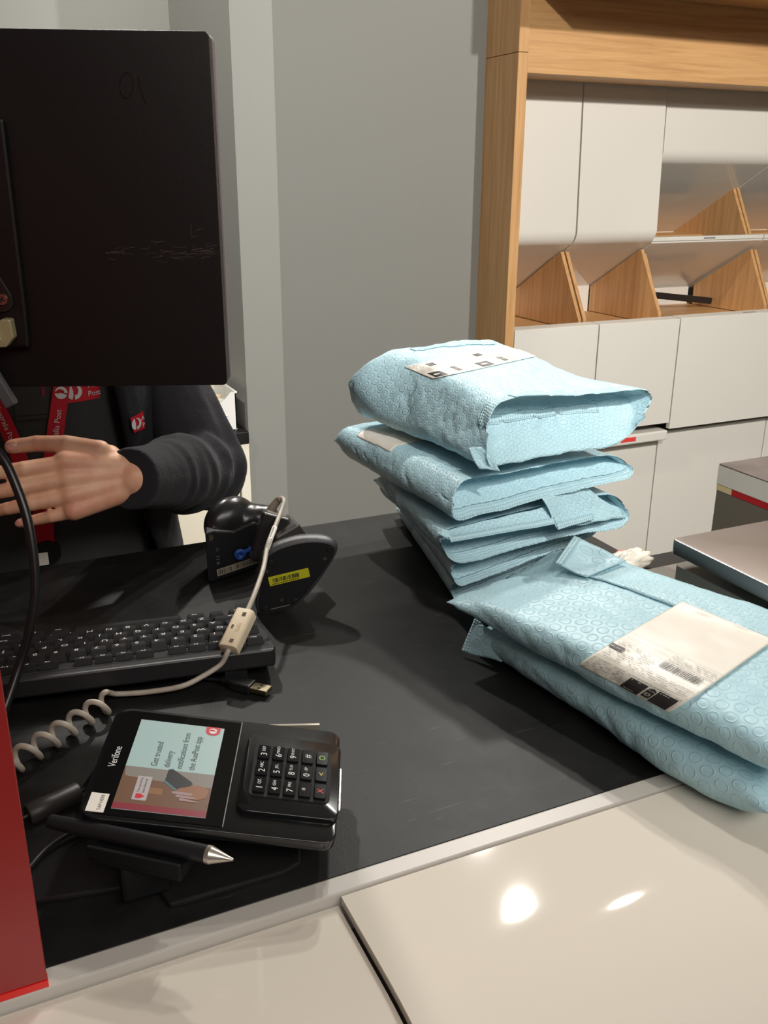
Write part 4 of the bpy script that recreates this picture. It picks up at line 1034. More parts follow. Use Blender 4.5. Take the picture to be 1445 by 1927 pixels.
# ------------------------------------------------------------------ padded mailers
def tri(c, u, v, w):
    bl, br, fl, fr = c['b']; BL, BR, FL_, FR = c['t']
    lo = (bl * (1 - u) + br * u) * (1 - v) + (fl * (1 - u) + fr * u) * v
    hi = (BL * (1 - u) + BR * u) * (1 - v) + (FL_ * (1 - u) + FR * u) * v
    return lo * (1 - w) + hi * w
def make_mailer(c, seed, bulge=0.004, recess=0.03, crumple=0.0022, rnd_r=0.48, hooks=(), back_taper=0.16, lip=0.006, front_taper=None, nv=90, zmin=None):
    c = {k: [Vector(p) for p in v] for k, v in c.items()}
    W = (tri(c, 1, .5, .5) - tri(c, 0, .5, .5)).length; Ln = (tri(c, .5, 1, .5) - tri(c, .5, 0, .5)).length; T = (tri(c, .5, .5, 1) - tri(c, .5, .5, 0)).length
    r = rnd_r * T
    # ring: rounded rectangle, from the left middle over the top to the right middle and back underneath
    half = [((0.0), (T / 2 - r) * k / 4) for k in range(4)]
    nc, nt_ = 7, 52
    for i in range(nc): a = math.pi / 2 * i / nc; half.append((r - r * math.cos(a), (T / 2 - r) + r * math.sin(a)))
    for i in range(nt_ + 1): half.append((r + (W - 2 * r) * i / nt_, T / 2))
    for i in range(1, nc + 1): a = math.pi / 2 * i / nc; half.append((W - r + r * math.sin(a), (T / 2 - r) + r * math.cos(a)))
    half += [(W, (T / 2 - r) * (3 - k) / 4) for k in range(4)]
    N = len(half)
    top = [(x / W, 0.5 + z / T) for x, z in half]; bot = [(x / W, 0.5 - z / T) for x, z in half]
    # ends of both rows sit at the side mid line
    dirv = (tri(c, .5, 1, .5) - tri(c, .5, 0, .5)).normalized()
    grid_t, grid_b = [], []
    for j in range(nv + 1):
        v = j / nv
        k = 1.0
        if v < back_taper: k = max(0.10, math.sin(math.pi / 2 * (v / back_taper)) ** 0.7)
        if front_taper and v > 1 - front_taper: k = max(0.08, math.sin(math.pi / 2 * ((1 - v) / front_taper)) ** 0.75)
        for rows, row, sgn in ((grid_t, top, 1), (grid_b, bot, -1)):
            rr = []
            for (u, w) in row:
                ww = 0.5 + (w - 0.5) * k if sgn > 0 else (w * 1.0 if k == 1 else 0.5 + (w - 0.5) * k)
                p = tri(c, u, v, ww)
                if sgn > 0: p = p + Vector((0, 0, bulge * (4 * u * (1 - u)) ** 0.8 * math.sin(math.pi * min(1, v)) ** 0.7))
                if v > 0.97 and not front_taper: p = p + dirv * lip * ((v - 0.97) / 0.03) * (1.0 if sgn < 0 else 0.35)
                rr.append(p)
            rows.append(rr)
    KC = 22; cap = []
    for k in range(KC + 1):
        t_ = k / KC; row = []
        f = (t_ / 0.14) ** 0.6 if t_ < 0.14 else (1 - (t_ - 0.14) / 0.86) ** 0.85
        for i in range(N):
            a, b_ = grid_t[-1][i], grid_b[-1][i]; s = abs(2 * i / (N - 1) - 1); g = 1 - s ** 7
            p = a.lerp(b_, t_)
            if not front_taper: p = p - dirv * recess * f * g
            row.append(p)
        cap.append(row)
    sd = Vector((seed * 3.1, seed * 1.7, seed * 0.6))
    mid_w = lambda p: max(0.0, 1 - abs((p - tri(c, .5, .5, .5)).z) / (0.5 * T + 1e-6))
    def wob(p):
        d = noise.noise_vector(p * 16 + sd) * crumple + noise.noise_vector(p * 55 + sd) * crumple * 0.38
        rdg = abs(noise.noise(p * 30 + sd * 2)); d += Vector((0, 0, 1)) * (-(max(0, 0.12 - rdg)) * crumple * 3)
        # creases running over the side walls
        cr = 0.10 - abs(noise.noise(Vector((p.x * 26 + p.z * 40, p.y * 26 - p.z * 30, p.z * 8)) + sd))
        if cr > 0: d = d - (p - tri(c, .5, .5, .5)).normalized() * cr * crumple * 14 * min(1, mid_w(p) * 1.5)
        for hc, hr, hd in hooks:
            d = d + Vector(hd) * math.exp(-((p - Vector(hc)).length / hr) ** 2)
        q = p + d
        if zmin is not None and q.z < zmin: q.z = zmin
        return q
    grid_t = [[wob(p) for p in r_] for r_ in grid_t]; grid_b = [[wob(p) for p in r_] for r_ in grid_b]; cap = [[wob(p) for p in r_] for r_ in cap]
    bm = B(); uvl = bm.loops.layers.uv.new('film')
    def sheet(rows, flip, u_of, v_of):
        V = [[bm.verts.new(p) for p in r_] for r_ in rows]
        for j in range(len(rows) - 1):
            for i in range(len(rows[0]) - 1):
                q = [(j, i), (j, i + 1), (j + 1, i + 1), (j + 1, i)]
                if flip: q = q[::-1]
                f = bm.faces.new([V[a][b_] for a, b_ in q])
                for l, (a, b_) in zip(f.loops, q): l[uvl].uv = (u_of(b_), v_of(a))
    arc = [0.0]
    for i in range(1, N): arc.append(arc[-1] + math.dist(half[i], half[i - 1]))
    sheet(grid_t, True, lambda i: arc[i], lambda j: j / nv * Ln)
    sheet(grid_b, False, lambda i: -arc[i] + 0.003, lambda j: j / nv * Ln)
    sheet(cap, True, lambda i: arc[i], lambda k: Ln + k / KC * T * 1.2)
    # closed rear edge
    sheet([grid_t[0], grid_b[0]], False, lambda i: arc[i], lambda k: -k * 0.004)
    bmesh.ops.remove_doubles(bm, verts=bm.verts[:], dist=0.00002)
    bmesh.ops.smooth_vert(bm, verts=bm.verts[:], factor=0.4, use_axis_x=True, use_axis_y=True, use_axis_z=True)
    outward(bm)
    return dict(bm=bm, top=grid_t, bot=grid_b, cap=cap, N=N, dirv=dirv, KC=KC, W=W)
def shell(rows, uvs, thick, hint):
    """sheet with thickness: outer face towards hint, edges closed"""
    nj, ni = len(rows), len(rows[0]); hint = Vector(hint)
    N_ = [[None] * ni for _ in range(nj)]
    tot = 0.0
    for j in range(nj):
        for i in range(ni):
            du = rows[j][min(i + 1, ni - 1)] - rows[j][max(i - 1, 0)]; dv = rows[min(j + 1, nj - 1)][i] - rows[max(j - 1, 0)][i]
            n = du.cross(dv); N_[j][i] = n.normalized() if n.length > 1e-12 else Vector((0, 0, 1)); tot += N_[j][i].dot(hint)
    sg = 1 if tot >= 0 else -1
    bm = B(); uvl = bm.loops.layers.uv.new('film')
    T_ = [[bm.verts.new(p) for p in r_] for r_ in rows]
    L_ = [[bm.verts.new(rows[j][i] - N_[j][i] * sg * thick) for i in range(ni)] for j in range(nj)]
    def f(vs, ij):
        if sg < 0: vs = vs[::-1]; ij = ij[::-1]
        fc = bm.faces.new(vs)
        for l, (a, b_) in zip(fc.loops, ij): l[uvl].uv = uvs(a, b_)
    for j in range(nj - 1):
        for i in range(ni - 1):
            q = [(j, i), (j, i + 1), (j + 1, i + 1), (j + 1, i)]
            f([T_[a][b_] for a, b_ in q], q); q = q[::-1]; f([L_[a][b_] for a, b_ in q], q)
    loop = [(0, i) for i in range(ni)] + [(j, ni - 1) for j in range(1, nj)] + [(nj - 1, i) for i in range(ni - 2, -1, -1)] + [(j, 0) for j in range(nj - 2, 0, -1)]
    for (a, b_), (c_, d_) in zip(loop, loop[1:] + loop[:1]):
        f([T_[c_][d_], T_[a][b_], L_[a][b_], L_[c_][d_]], [(c_, d_), (a, b_), (a, b_), (c_, d_)])
    return bm
def band(rows, off, thick=0.0007):
    """thin strip of film laid over rows of points, with its own thickness"""
    rows = [[p + off for p in r_] for r_ in rows]
    acc = [0.0]
    for i in range(1, len(rows[0])): acc.append(acc[-1] + (rows[0][i] - rows[0][i - 1]).length)
    hh = [0.0]
    for j in range(1, len(rows)): hh.append(hh[-1] + (rows[j][len(acc) // 2] - rows[j - 1][len(acc) // 2]).length)
    return shell(rows, lambda a, b_: (acc[b_], hh[a]), thick, off if off.length else (0, 0, 1))
def sheet4(c, nu, nv, bulge=0.0, seed=0, amp=0.001, thick=0.0012):
    """loose flap of film between four corners"""
    c = [Vector(p) for p in c]; nrm = (c[1] - c[0]).cross(c[3] - c[0]).normalized()
    W = (c[1] - c[0]).length; H = (c[3] - c[0]).length; rows = []
    for j in range(nv + 1):
        r_ = []
        for i in range(nu + 1):
            u, v = i / nu, j / nv
            p = (c[0] * (1 - u) + c[1] * u) * (1 - v) + (c[3] * (1 - u) + c[2] * u) * v
            r_.append(p + nrm * bulge * math.sin(math.pi * u) * math.sin(math.pi * v) + noise.noise_vector(p * 40 + Vector((seed, 0, 0))) * amp)
        rows.append(r_)
    return shell(rows, lambda a, b_: (b_ / nu * W, a / nv * H), thick, (-0.3, -0.6, 0.7))
def rowcut(row, i0, i1): return row[i0:i1]
def finish(name, label, R, mt, group, loc):
    t = thing(name, label, 'mailer', loc, group)
    tree = BVHTree.FromBMesh(R['bm'])
    body = obj('pouch', R['bm'], mt, t, True)
    return t, tree, body
def lay_label(t, tree, origin, ex, ey, w, h, elems, name='shipping_label', radius=0.004, dr=(0, 0, -1), soft=False):
    """paper label pressed on the top of a mailer, with its print"""
    ex = Vector(ex).normalized(); ey = Vector(ey).normalized(); o = Vector(origin)
    P = lambda x, y: o + ex * x + ey * y
    b = B(); n = 36
    out = rrect(0, 0, w, h, radius, 5)
    f = [b.verts.new(P(*p)) for p in out]; b.faces.new(f)
    b2 = B(); nx, ny = 26, max(8, int(26 * h / w))
    V = [[None] * (nx + 1) for _ in range(ny + 1)]
    for j in range(ny + 1):
        for i in range(nx + 1):
            x, y = w * i / nx, h * j / ny
            for cx, cy in ((radius, radius), (w - radius, radius), (radius, h - radius), (w - radius, h - radius)):   # rounded corners
                ox = (x < radius and cx == radius) or (x > w - radius and cx != radius); oy = (y < radius and cy == radius) or (y > h - radius and cy != radius)
                if ox and oy:
                    d = Vector((x - cx, y - cy));
                    if d.length > radius: d = d.normalized() * radius
                    x, y = cx + d.x, cy + d.y
            V[j][i] = b2.verts.new(P(x, y))
    for j in range(ny):
        for i in range(nx): b2.faces.new((V[j][i], V[j][i + 1], V[j + 1][i + 1], V[j + 1][i]))
    b.free()
    conform(b2, tree, dr, 0.0007)
    bmesh.ops.smooth_vert(b2, verts=b2.verts[:], factor=0.5, use_axis_x=True, use_axis_y=True, use_axis_z=True)
    if soft:
        for _ in range(3): bmesh.ops.smooth_vert(b2, verts=b2.verts[:], factor=0.5, use_axis_x=True, use_axis_y=True, use_axis_z=True)
    for v in b2.verts: v.co -= Vector(dr).normalized() * 0.0004; v.co.z += 0.0012 if soft else 0.0
    tr2 = BVHTree.FromBMesh(b2)
    bmesh.ops.solidify(b2, geom=b2.faces[:], thickness=0.0004)
    outward(b2)
    lab = obj(name, b2, PAPER, t, True, None, 'white paper label')
    for kind, m, shapes in elems:
        b = B()
        for s in shapes:
            if s[0] == 'r':
                _, x0, y0, x1, y1 = s; poly(b, [P(x0, y0).xy[:] for _ in (0,)] and [tuple(P(*q).xy) for q in ((x0, y0), (x1, y0), (x1, y1), (x0, y1))], None, o.z)
            elif s[0] == 'p': poly(b, [tuple(P(*q).xy) for q in s[1]], None, o.z)
            elif s[0] == 't':
                _, txt, x, y, sz, ang = s
                M = Matrix(((ex.x, ey.x, 0, P(x, y).x), (ex.y, ey.y, 0, P(x, y).y), (0, 0, 1, o.z), (0, 0, 0, 1))) @ Matrix.Rotation(math.radians(ang), 4, 'Z')
                text(b, txt, sz, M)
        subdivide_to(b, 0.006)
        conform(b, tr2, dr, (0.00055 if kind != 'over' else 0.0008) * (1.8 if soft else 1), 0.2)
        outward(b)
        obj('printed_block' if kind == 'block' else 'label_print', b, m, lab)
    return lab
def dashes(rng, x0, x1, y, h=0.0009, dens=0.8, mx=0.004):
    out = []; x = x0
    while x < x1:
        w = rng.uniform(0.0008, mx); w = min(w, x1 - x)
        if rng.random() < dens: out.append(('r', x, y, x + w, y + h))
        x += w + 0.0007
    return out
def barcode(rng, x0, x1, y0, y1):
    out = []; x = x0
    while x < x1:
        w = rng.choice((0.0004, 0.0006, 0.001)); out.append(('r', x, y0, min(x + w, x1), y1)); x += w + rng.choice((0.0004, 0.0006, 0.0009))
    return out

GRP = 'blue padded mailers'
# -- stack at the back, from the counter up
MAILERS = {}
c5 = dict(b=[(0.548, 1.140, ZC), (0.752, 1.150, ZC), (0.487, 0.862, ZC), (0.700, 0.925, ZC)], t=[(0.545, 1.140, 1.088), (0.752, 1.150, 1.086), (0.482, 0.860, 1.082), (0.700, 0.925, 1.086)])
R5 = make_mailer(c5, 5, 0.001, 0.034, 0.0016, 0.45, zmin=ZC + 0.0004)
t, tr, bd = finish('padded_mailer', 'blue padded mailer at the bottom of the stack, resting on the worktop', R5, BUBBLE, GRP, (0.6, 1.0, ZC))
N = R5['N']; b = band([r_[8:N - 8] for r_ in R5['cap'][17:22]], R5['dirv'] * 0.0012); obj('seal_strip', b, CRIMP, t, True)
c4 = dict(b=[(0.534, 1.135, 1.090), (0.755, 1.150, 1.089), (0.479, 0.842, 1.085), (0.712, 0.905, 1.088)], t=[(0.526, 1.131, 1.112), (0.750, 1.150, 1.118), (0.470, 0.842, 1.113), (0.728, 0.902, 1.109)])
R4 = make_mailer(c4, 4, 0.001, 0.036, 0.0018, 0.45, zmin=1.0885 - 0.004)
t, tr, bd = finish('padded_mailer', 'blue padded mailer second from the bottom of the stack', R4, BUBBLE, GRP, (0.6, 1.0, 1.09))
N = R4['N']; b = band([r_[6:N - 6] for r_ in R4['cap'][17:22]], R4['dirv'] * 0.0012); obj('seal_strip', b, CRIMP, t, True)
c3 = dict(b=[(0.495, 1.095, 1.119), (0.715, 1.120, 1.122), (0.466, 0.836, 1.117), (0.725, 0.868, 1.119)], t=[(0.480, 1.080, 1.160), (0.705, 1.120, 1.168), (0.450, 0.838, 1.158), (0.715, 0.876, 1.160)])
R3 = make_mailer(c3, 3, 0.001, 0.040, 0.0022, 0.42, hooks=[((0.725, 0.868, 1.135), 0.05, (0.012, -0.006, -0.004))])
t, tr, bd = finish('padded_mailer', 'blue padded mailer in the middle of the stack with a folded tab', R3, BUBBLE, GRP, (0.6, 1.0, 1.12))
N = R3['N']; b = band([r_[6:N - 6] for r_ in R3['cap'][17:22]], R3['dirv'] * 0.0012); obj('seal_strip', b, CRIMP, t, True)
# upper lip hanging over the mouth, and the folded tab at its right
b = sheet4([(0.452, 0.838, 1.158), (0.600, 0.846, 1.164), (0.602, 0.832, 1.150), (0.460, 0.827, 1.152)], 40, 8, 0.003, 2, 0.0016); lipo = obj('mouth_lip', b, BUBBLE, t, True)
b = sheet4([(0.460, 0.8278, 1.1545), (0.6015, 0.8325, 1.1545), (0.6025, 0.8290, 1.1475), (0.462, 0.8245, 1.1490)], 40, 4, 0.0, 2, 0.0006); obj('lip_seal', b, CRIMP, t, True)
b = sheet4([(0.589, 0.842, 1.176), (0.663, 0.862, 1.176), (0.7295, 0.860, 1.127), (0.604, 0.828, 1.142)], 24, 14, 0.004, 7, 0.002); obj('folded_tab', b, BUBBLE, t, True)
b = sheet4([(0.6035, 0.8290, 1.1485), (0.664, 0.8425, 1.1475), (0.664, 0.8390, 1.1405), (0.6035, 0.8255, 1.1410)], 24, 4, 0.0, 7, 0.0005); obj('tab_seal', b, CRIMP, t, True)
c2 = dict(b=[(0.452, 1.130, 1.166), (0.700, 1.140, 1.170), (0.459, 0.832, 1.169), (0.722, 0.866, 1.179)], t=[(0.440, 1.130, 1.212), (0.700, 1.150, 1.220), (0.474, 0.838, 1.213), (0.712, 0.880, 1.206)])
R2 = make_mailer(c2, 2, 0.004, 0.042, 0.0022, 0.46, hooks=[((0.722, 0.862, 1.182), 0.05, (0.016, -0.004, 0.0))], back_taper=0.10)
t, tr, bd = finish('padded_mailer', 'blue padded mailer second from top with a small blank white sticker', R2, BUBBLE, GRP, (0.58, 1.0, 1.17))
N = R2['N']; b = band([r_[6:N - 6] for r_ in R2['cap'][17:22]], R2['dirv'] * 0.0012); obj('seal_strip', b, CRIMP, t, True)
lay_label(t, tr, (0.4635, 0.985, 1.24), (0.985, 0.17, 0), (-0.10, 0.99, 0), 0.052, 0.085, [], 'blank_sticker', 0.001)
c1 = dict(b=[(0.475, 1.110, 1.222), (0.680, 1.120, 1.226), (0.490, 0.838, 1.229), (0.700, 0.868, 1.224)], t=[(0.492, 1.052, 1.324), (0.655, 1.070, 1.325), (0.516, 0.835, 1.302), (0.722, 0.868, 1.284)])
R1 = make_mailer(c1, 1, 0.003, 0.040, 0.0034, 0.24, hooks=[((0.722, 0.868, 1.27), 0.045, (0.030, -0.012, 0.004)), ((0.480, 1.075, 1.285), 0.055, (-0.042, -0.012, 0.004)), ((0.490, 0.838, 1.232), 0.02, (0.006, -0.014, -0.004))], back_taper=0.05, lip=0.010)
t, tr, bd = finish('padded_mailer', 'bulky blue padded mailer on top of the stack with printed label', R1, BUBBLE, GRP, (0.58, 0.98, 1.225))
N = R1['N']
b = band([r_[12:N - 8] for r_ in R1['top'][-5:]], Vector((0, 0, 0.0010))); obj('seal_strip', b, CRIMP, t, True)
b = band([[r_[k] for r_ in R1['top'][-6:]] for k in range(1, 13)], Vector((-0.0010, -0.0004, 0.0))); obj('seal_strip', b, CRIMP, t, True)
b = band([r_[8:N - 14] for r_ in R1['cap'][7:11]], R1['dirv'] * 0.0012); obj('seal_strip', b, CRIMP, t, True)
b = sheet4([(0.484, 0.8335, 1.250), (0.498, 0.829, 1.252), (0.512, 0.812, 1.2275), (0.494, 0.826, 1.228)], 10, 12, 0.003, 11, 0.002); obj('corner_fold', b, BUBBLE, t, True)
b = band([r_[14:N - 14] for r_ in R1['top'][9:14]], Vector((0, 0, 0.0012))); obj('rear_seal', b, CRIMP, t, True)
rng = random.Random(21)
E1 = []
K1, GL1, W1, BL1 = [], [], [], []
for base in (0.0, 0.088):
    G1 = []; GL1.append(G1)
    BL1 += [('r', 0.006, base + 0.010, 0.030, base + 0.034), ('r', 0.058, base + 0.036, 0.072, base + 0.050)]
    K1.append(barcode(rng, 0.012, 0.036, base + 0.056, base + 0.066))
    W1 += [('p', [(0.014, base + 0.016), (0.018, base + 0.014), (0.021, base + 0.020), (0.018, base + 0.027), (0.015, base + 0.024)])]
    for k in range(14): G1 += dashes(rng, 0.036 + 0.0 * k, 0.082, base + 0.006 + 0.0055 * k, 0.0009, 0.7)
    for k in range(5): G1 += dashes(rng, 0.005, 0.036, base + 0.069 + 0.0032 * k, 0.0009, 0.8)
E1 = [('block', PRINT_K, [k_]) for k_ in BL1] + [('k', PRINT_K, k_) for k_ in K1] + [('g', PRINT_G, g_) for g_ in GL1] + [('over', PAPER, [w_]) for w_ in W1]
LABEL1 = lay_label(t, tr, (0.479, 0.911, 1.31), (0.04, 0.99, 0), (0.93, 0.367, 0), 0.080, 0.205, E1, 'shipping_label', 0.004, (0.57, 0.98, -0.212))

FA, FB, FC, FD = (0.4450, 0.7400, 1.098), (0.4293, 0.7376, 1.0655), (0.4535, 0.6990, 1.0665), (0.4560, 0.7050, 1.092)
# -- two large ones at the front, lying over the edge strip
cb2 = dict(b=[(0.448, 0.745, ZC + 0.002), (0.620, 0.805, ZC + 0.002), (0.486, 0.395, ZC + 0.003), (0.690, 0.470, ZC + 0.003)], t=[(0.440, 0.742, 1.094), (0.615, 0.805, 1.098), (0.480, 0.395, 1.098), (0.688, 0.470, 1.100)])
RB2 = make_mailer(cb2, 31, 0.0015, 0.02, 0.0026, 0.5, back_taper=0.10, front_taper=0.12, zmin=ZC + 0.0018, hooks=[((0.486, 0.395, 1.08), 0.05, (0.012, 0.0, 0.0))])
t, tr, bd = finish('padded_mailer', 'large blue padded mailer underneath the front one, on the worktop edge', RB2, BUBBLE_BIG, GRP, (0.56, 0.6, ZC))
b = sheet4([FA, FB, FC, FD], 14, 14, 0.004, 12, 0.0015); obj('end_flap', b, BUBBLE_BIG, t, True)
b = sheet4([Vector(FA) + Vector((0.0, -0.001, 0.001)), Vector(FB) + Vector((0.0, -0.001, 0.001)), Vector(FB).lerp(Vector(FC), 0.17) + Vector((0.0, -0.001, 0.001)), Vector(FA).lerp(Vector(FD), 0.25) + Vector((0.0, -0.001, 0.001))], 20, 5, 0.0, 12, 0.0004); obj('seal_strip', b, CRIMP, t, True)
cb1 = dict(b=[(0.423, 0.735, 1.104), (0.585, 0.800, 1.112), (0.508, 0.385, 1.1035), (0.704, 0.445, 1.104)], t=[(0.413, 0.734, 1.138), (0.588, 0.800, 1.144), (0.502, 0.388, 1.136), (0.704, 0.445, 1.144)])
RB1 = make_mailer(cb1, 17, 0.004, 0.02, 0.0026, 0.5, back_taper=0.30, front_taper=0.10, hooks=[((0.418, 0.735, 1.12), 0.05, (-0.004, 0.010, 0.002))])
t, tr, bd = finish('padded_mailer', 'large blue padded mailer in front with big white address label', RB1, BUBBLE_BIG, GRP, (0.56, 0.6, 1.104))
# closing flap along the far long side
flap = []
for j in range(0, 60):
    v = j / 59; row = []
    for i in range(11):
        s = i / 10
        p0 = Vector((0.590, 0.780, 0)).lerp(Vector((0.678, 0.466, 0)), v); p1 = Vector((0.546, 0.698, 0)).lerp(Vector((0.640, 0.432, 0)), v)
        row.append(p0.lerp(p1, s))
    flap.append(row)
ftree_rows = []
for j, row in enumerate(flap):
    rr = []
    for i, p in enumerate(row):
        h = tr.ray_cast(Vector((p.x, p.y, 1.3)), Vector((0, 0, -1)), 0.5)
        z = h[0].z if h[0] is not None else 1.142
        z = max(z, 1.138) + 0.0020 + 0.0012 * noise.noise(Vector((p.x * 60, p.y * 60, 3)))
        rr.append(Vector((p.x, p.y, z)))
    ftree_rows.append(rr)
fb = shell(ftree_rows, lambda a, b_: (b_ * 0.008, a * 0.0057), 0.0012, (0, 0, 1))
fl = obj('closing_flap', fb, BUBBLE_BIG, t, True)
# the flap's free end folds up towards the stack
b = sheet4([(0.530, 0.7245, 1.151), (0.578, 0.760, 1.160), (0.600, 0.700, 1.152), (0.544, 0.690, 1.1475)], 14, 14, 0.006, 5, 0.0015)
obj('flap_end', b, BUBBLE_BIG, t, True)
b = sheet4([(0.5285, 0.7250, 1.1520), (0.577, 0.761, 1.1612), (0.5805, 0.7530, 1.1604), (0.5320, 0.7175, 1.1518)], 24, 5, 0.0, 5, 0.0004); obj('seal_strip', b, CRIMP, t, True)
rng = random.Random(77)
# label frame: x along the near edge, y from near to far (label reads upside down from here)
lo = Vector((0.4300, 0.5570, 1.14)); lx = (Vector((0.4495, 0.4620, 0)) - Vector((0.4300, 0.5570, 0))); lx.normalize(); ly = Vector((0.943, 0.331, 0)).normalized()
LW, LH = 0.100, 0.180
BL2 = [('r', 0.046, 0.005, 0.064, 0.025), ('r', 0.0745, 0.005, 0.0925, 0.026), ('p', [(0.066, 0.008), (0.0735, 0.008), (0.0735, 0.0225), (0.06975, 0.0255), (0.066, 0.0225)]), ('r', -0.0 + 0.0015, 0.053, 0.016, 0.0605)]
kk = barcode(rng, 0.051, 0.089, 0.0595, 0.0705)
for xx in (0.0672, 0.0698, 0.0724): kk.append(('r', xx, 0.0062, xx + 0.0008, 0.0070))
gg = []
for yy in (0.029, 0.0335, 0.046, 0.0515, 0.066, 0.0725, 0.0805, 0.0895): gg.append(('r', 0.004, yy, 0.096, yy + 0.00025))
for xx in (0.047, 0.022, 0.034): gg.append(('r', xx, 0.034, xx + 0.00025, 0.052))
for k in range(7): gg += dashes(rng, 0.004, 0.044, 0.007 + 0.0034 * k, 0.0008, 0.6)
for k in range(9): gg += dashes(rng, 0.005, 0.046, 0.036 + 0.0040 * k, 0.0008, 0.55)
for k in range(4): gg += dashes(rng, 0.049, 0.093, 0.0365 + 0.0032 * k, 0.0008, 0.7)
for k in range(5): gg += dashes(rng, 0.051, 0.094, 0.0735 + 0.0028 * k, 0.0007, 0.85)
gg += dashes(rng, 0.045, 0.094, 0.0275, 0.0009, 0.95)
ww = [('t', 'Express', 0.06975, 0.0205, 0.0022, 180)]
for rad in (0.0026, 0.0014):
    pts_ = [(0.06975 + rad * math.cos(math.radians(a)), 0.0135 + rad * math.sin(math.radians(a))) for a in range(0, 361, 30)]
    for p, q in zip(pts_, pts_[1:]):
        m_ = 0.82; ww.append(('p', [p, q, (0.06975 + (q[0] - 0.06975) * m_, 0.0135 + (q[1] - 0.0135) * m_), (0.06975 + (p[0] - 0.06975) * m_, 0.0135 + (p[1] - 0.0135) * m_)]))
for xx, yy in ((0.048, 0.0225), (0.076, 0.0235)): ww += dashes(rng, xx, xx + 0.010, yy, 0.0008, 0.9)
ww += dashes(rng, 0.049, 0.059, 0.0075, 0.0008, 0.9)
ww += dashes(rng, 0.003, 0.014, 0.0550, 0.0006, 0.9)
# the label lies over pouch and flap together
cmb = B(); cmb.from_mesh(bd.data); cmb.from_mesh(fl.data); cmb.transform(Matrix.Translation(ROOTM[t])); ctree = BVHTree.FromBMesh(cmb); cmb.free()
lay_label(t, ctree, lo, lx, ly, LW, LH, [('block', PRINT_K, [k_]) for k_ in BL2] + [('k', PRINT_K, kk), ('g', PRINT_G, gg), ('over', PAPER, ww)], 'shipping_label', 0.005, (0.52, 0.54, -0.38), True)

# ------------------------------------------------------------------ parcel scale
t = thing('parcel_scale', 'parcel scale with brushed steel platform on grey body', 'scale', (0.82, 0.69, ZC))
b = B(); px0, px1, py0, py1 = 0.704, 1.00, 0.47, 0.750
M = Matrix.Translation((0, 0, 0))
prism(b, rrect(px0, py0, px1, py1, 0.006), 1.1245, 1.1415, None, 0.0035, 3); o = obj('platform', b, STEEL, t); sharp(o, 40)
b = B(); prism(b, rrect(0.713, 0.50, 0.97, 0.752, 0.008), ZC + 0.004, 1.1085, None, 0.004); prism(b, rrect(0.70, 0.52, 0.98, 0.80, 0.010), ZC, ZC + 0.022, None, 0.004); obj('body', b, GREYP, t)
b = B(); box(b, (0.76, 0.53, 1.108), (0.93, 0.72, 1.1246)); obj('spider', b, BLK, t)
# crumpled white bag and red cap behind the scale
b = B(); bmesh.ops.create_uvsphere(b, u_segments=40, v_segments=20, radius=1)
for v in b.verts:
    p = v.co; p2 = Vector((p.x * 0.035, p.y * 0.018, p.z * 0.012))
    v.co = p2 * (1 + 0.35 * noise.noise(p * 2.2) + 0.15 * noise.noise(p * 6)) 
b.transform(Matrix.Translation((0.728, 0.845, ZC + 0.0135)) @ Matrix.Rotation(0.15, 4, 'Z'))
for v in b.verts: v.co.z = max(v.co.z, ZC + 0.0003)
o = obj('crumpled_bag', b, mat('white_thin_plastic', srgb(232, 226, 212), 0.4), None, True, (0.728, 0.845, ZC)); setp(o, 'crumpled white plastic bag beside the parcel scale', 'bag')
b = B(); cyl(b, (0.7345, 0.8655, ZC), (0.7345, 0.8655, ZC + 0.016), 0.0085, 0.0085, 28); cyl(b, (0.7345, 0.8655, ZC + 0.016), (0.7345, 0.8655, ZC + 0.017), 0.0085, 0.007, 28)
o = obj('red_cap', b, mat('red_cap_plastic', srgb(218, 52, 46), 0.4), None, False, (0.7345, 0.8655, ZC)); setp(o, 'small round red cap behind the crumpled bag', 'cap')

# ------------------------------------------------------------------ person behind the counter
pe = thing('person', 'person in black knit jacket with red lanyard behind the counter', 'person', (0.09, 1.36, 0))
# body: head, neck, trunk, legs, arms and hands
b = B()
hc = Vector((0.105, 1.345, 1.545))
hd_ = B()
sphere(hd_, hc + Vector((0, 0.012, 0.028)), (0.073, 0.092, 0.088), None, 32, 24); capsule(hd_, hc + Vector((0, -0.012, -0.01)), hc + Vector((0, -0.032, -0.075)), 0.062, 0.036)
capsule(hd_, hc + Vector((0, -0.074, 0.020)), hc + Vector((0, -0.0865, -0.012)), 0.0062, 0.0085); sphere(hd_, hc + Vector((0, -0.090, -0.017)), 0.0098)     # nose
for s in (-1, 1):
    sphere(hd_, hc + Vector((s * 0.0105, -0.083, -0.0195)), 0.0065)
    sphere(hd_, hc + Vector((s * 0.074, 0.012, 0.0)), (0.008, 0.020, 0.032))                               # ears
    capsule(hd_, hc + Vector((s * 0.014, -0.073, 0.036)), hc + Vector((s * 0.046, -0.060, 0.036)), 0.009, 0.0075)   # brows
    sphere(hd_, hc + Vector((s * 0.031, -0.0590, 0.0245)), (0.0165, 0.0130, 0.0090)); sphere(hd_, hc + Vector((s * 0.031, -0.0600, 0.0065)), (0.0160, 0.0110, 0.0080))   # lids
    sphere(hd_, hc + Vector((s * 0.040, -0.046, -0.02)), 0.027)
capsule(hd_, hc + Vector((-0.020, -0.0695, -0.0485)), hc + Vector((0.020, -0.0695, -0.0485)), 0.0062, 0.0062); capsule(hd_, hc + Vector((-0.017, -0.0690, -0.0570)), hc + Vector((0.017, -0.0690, -0.0570)), 0.0066, 0.0066)   # lips
sphere(hd_, hc + Vector((0, -0.056, -0.082)), 0.022)
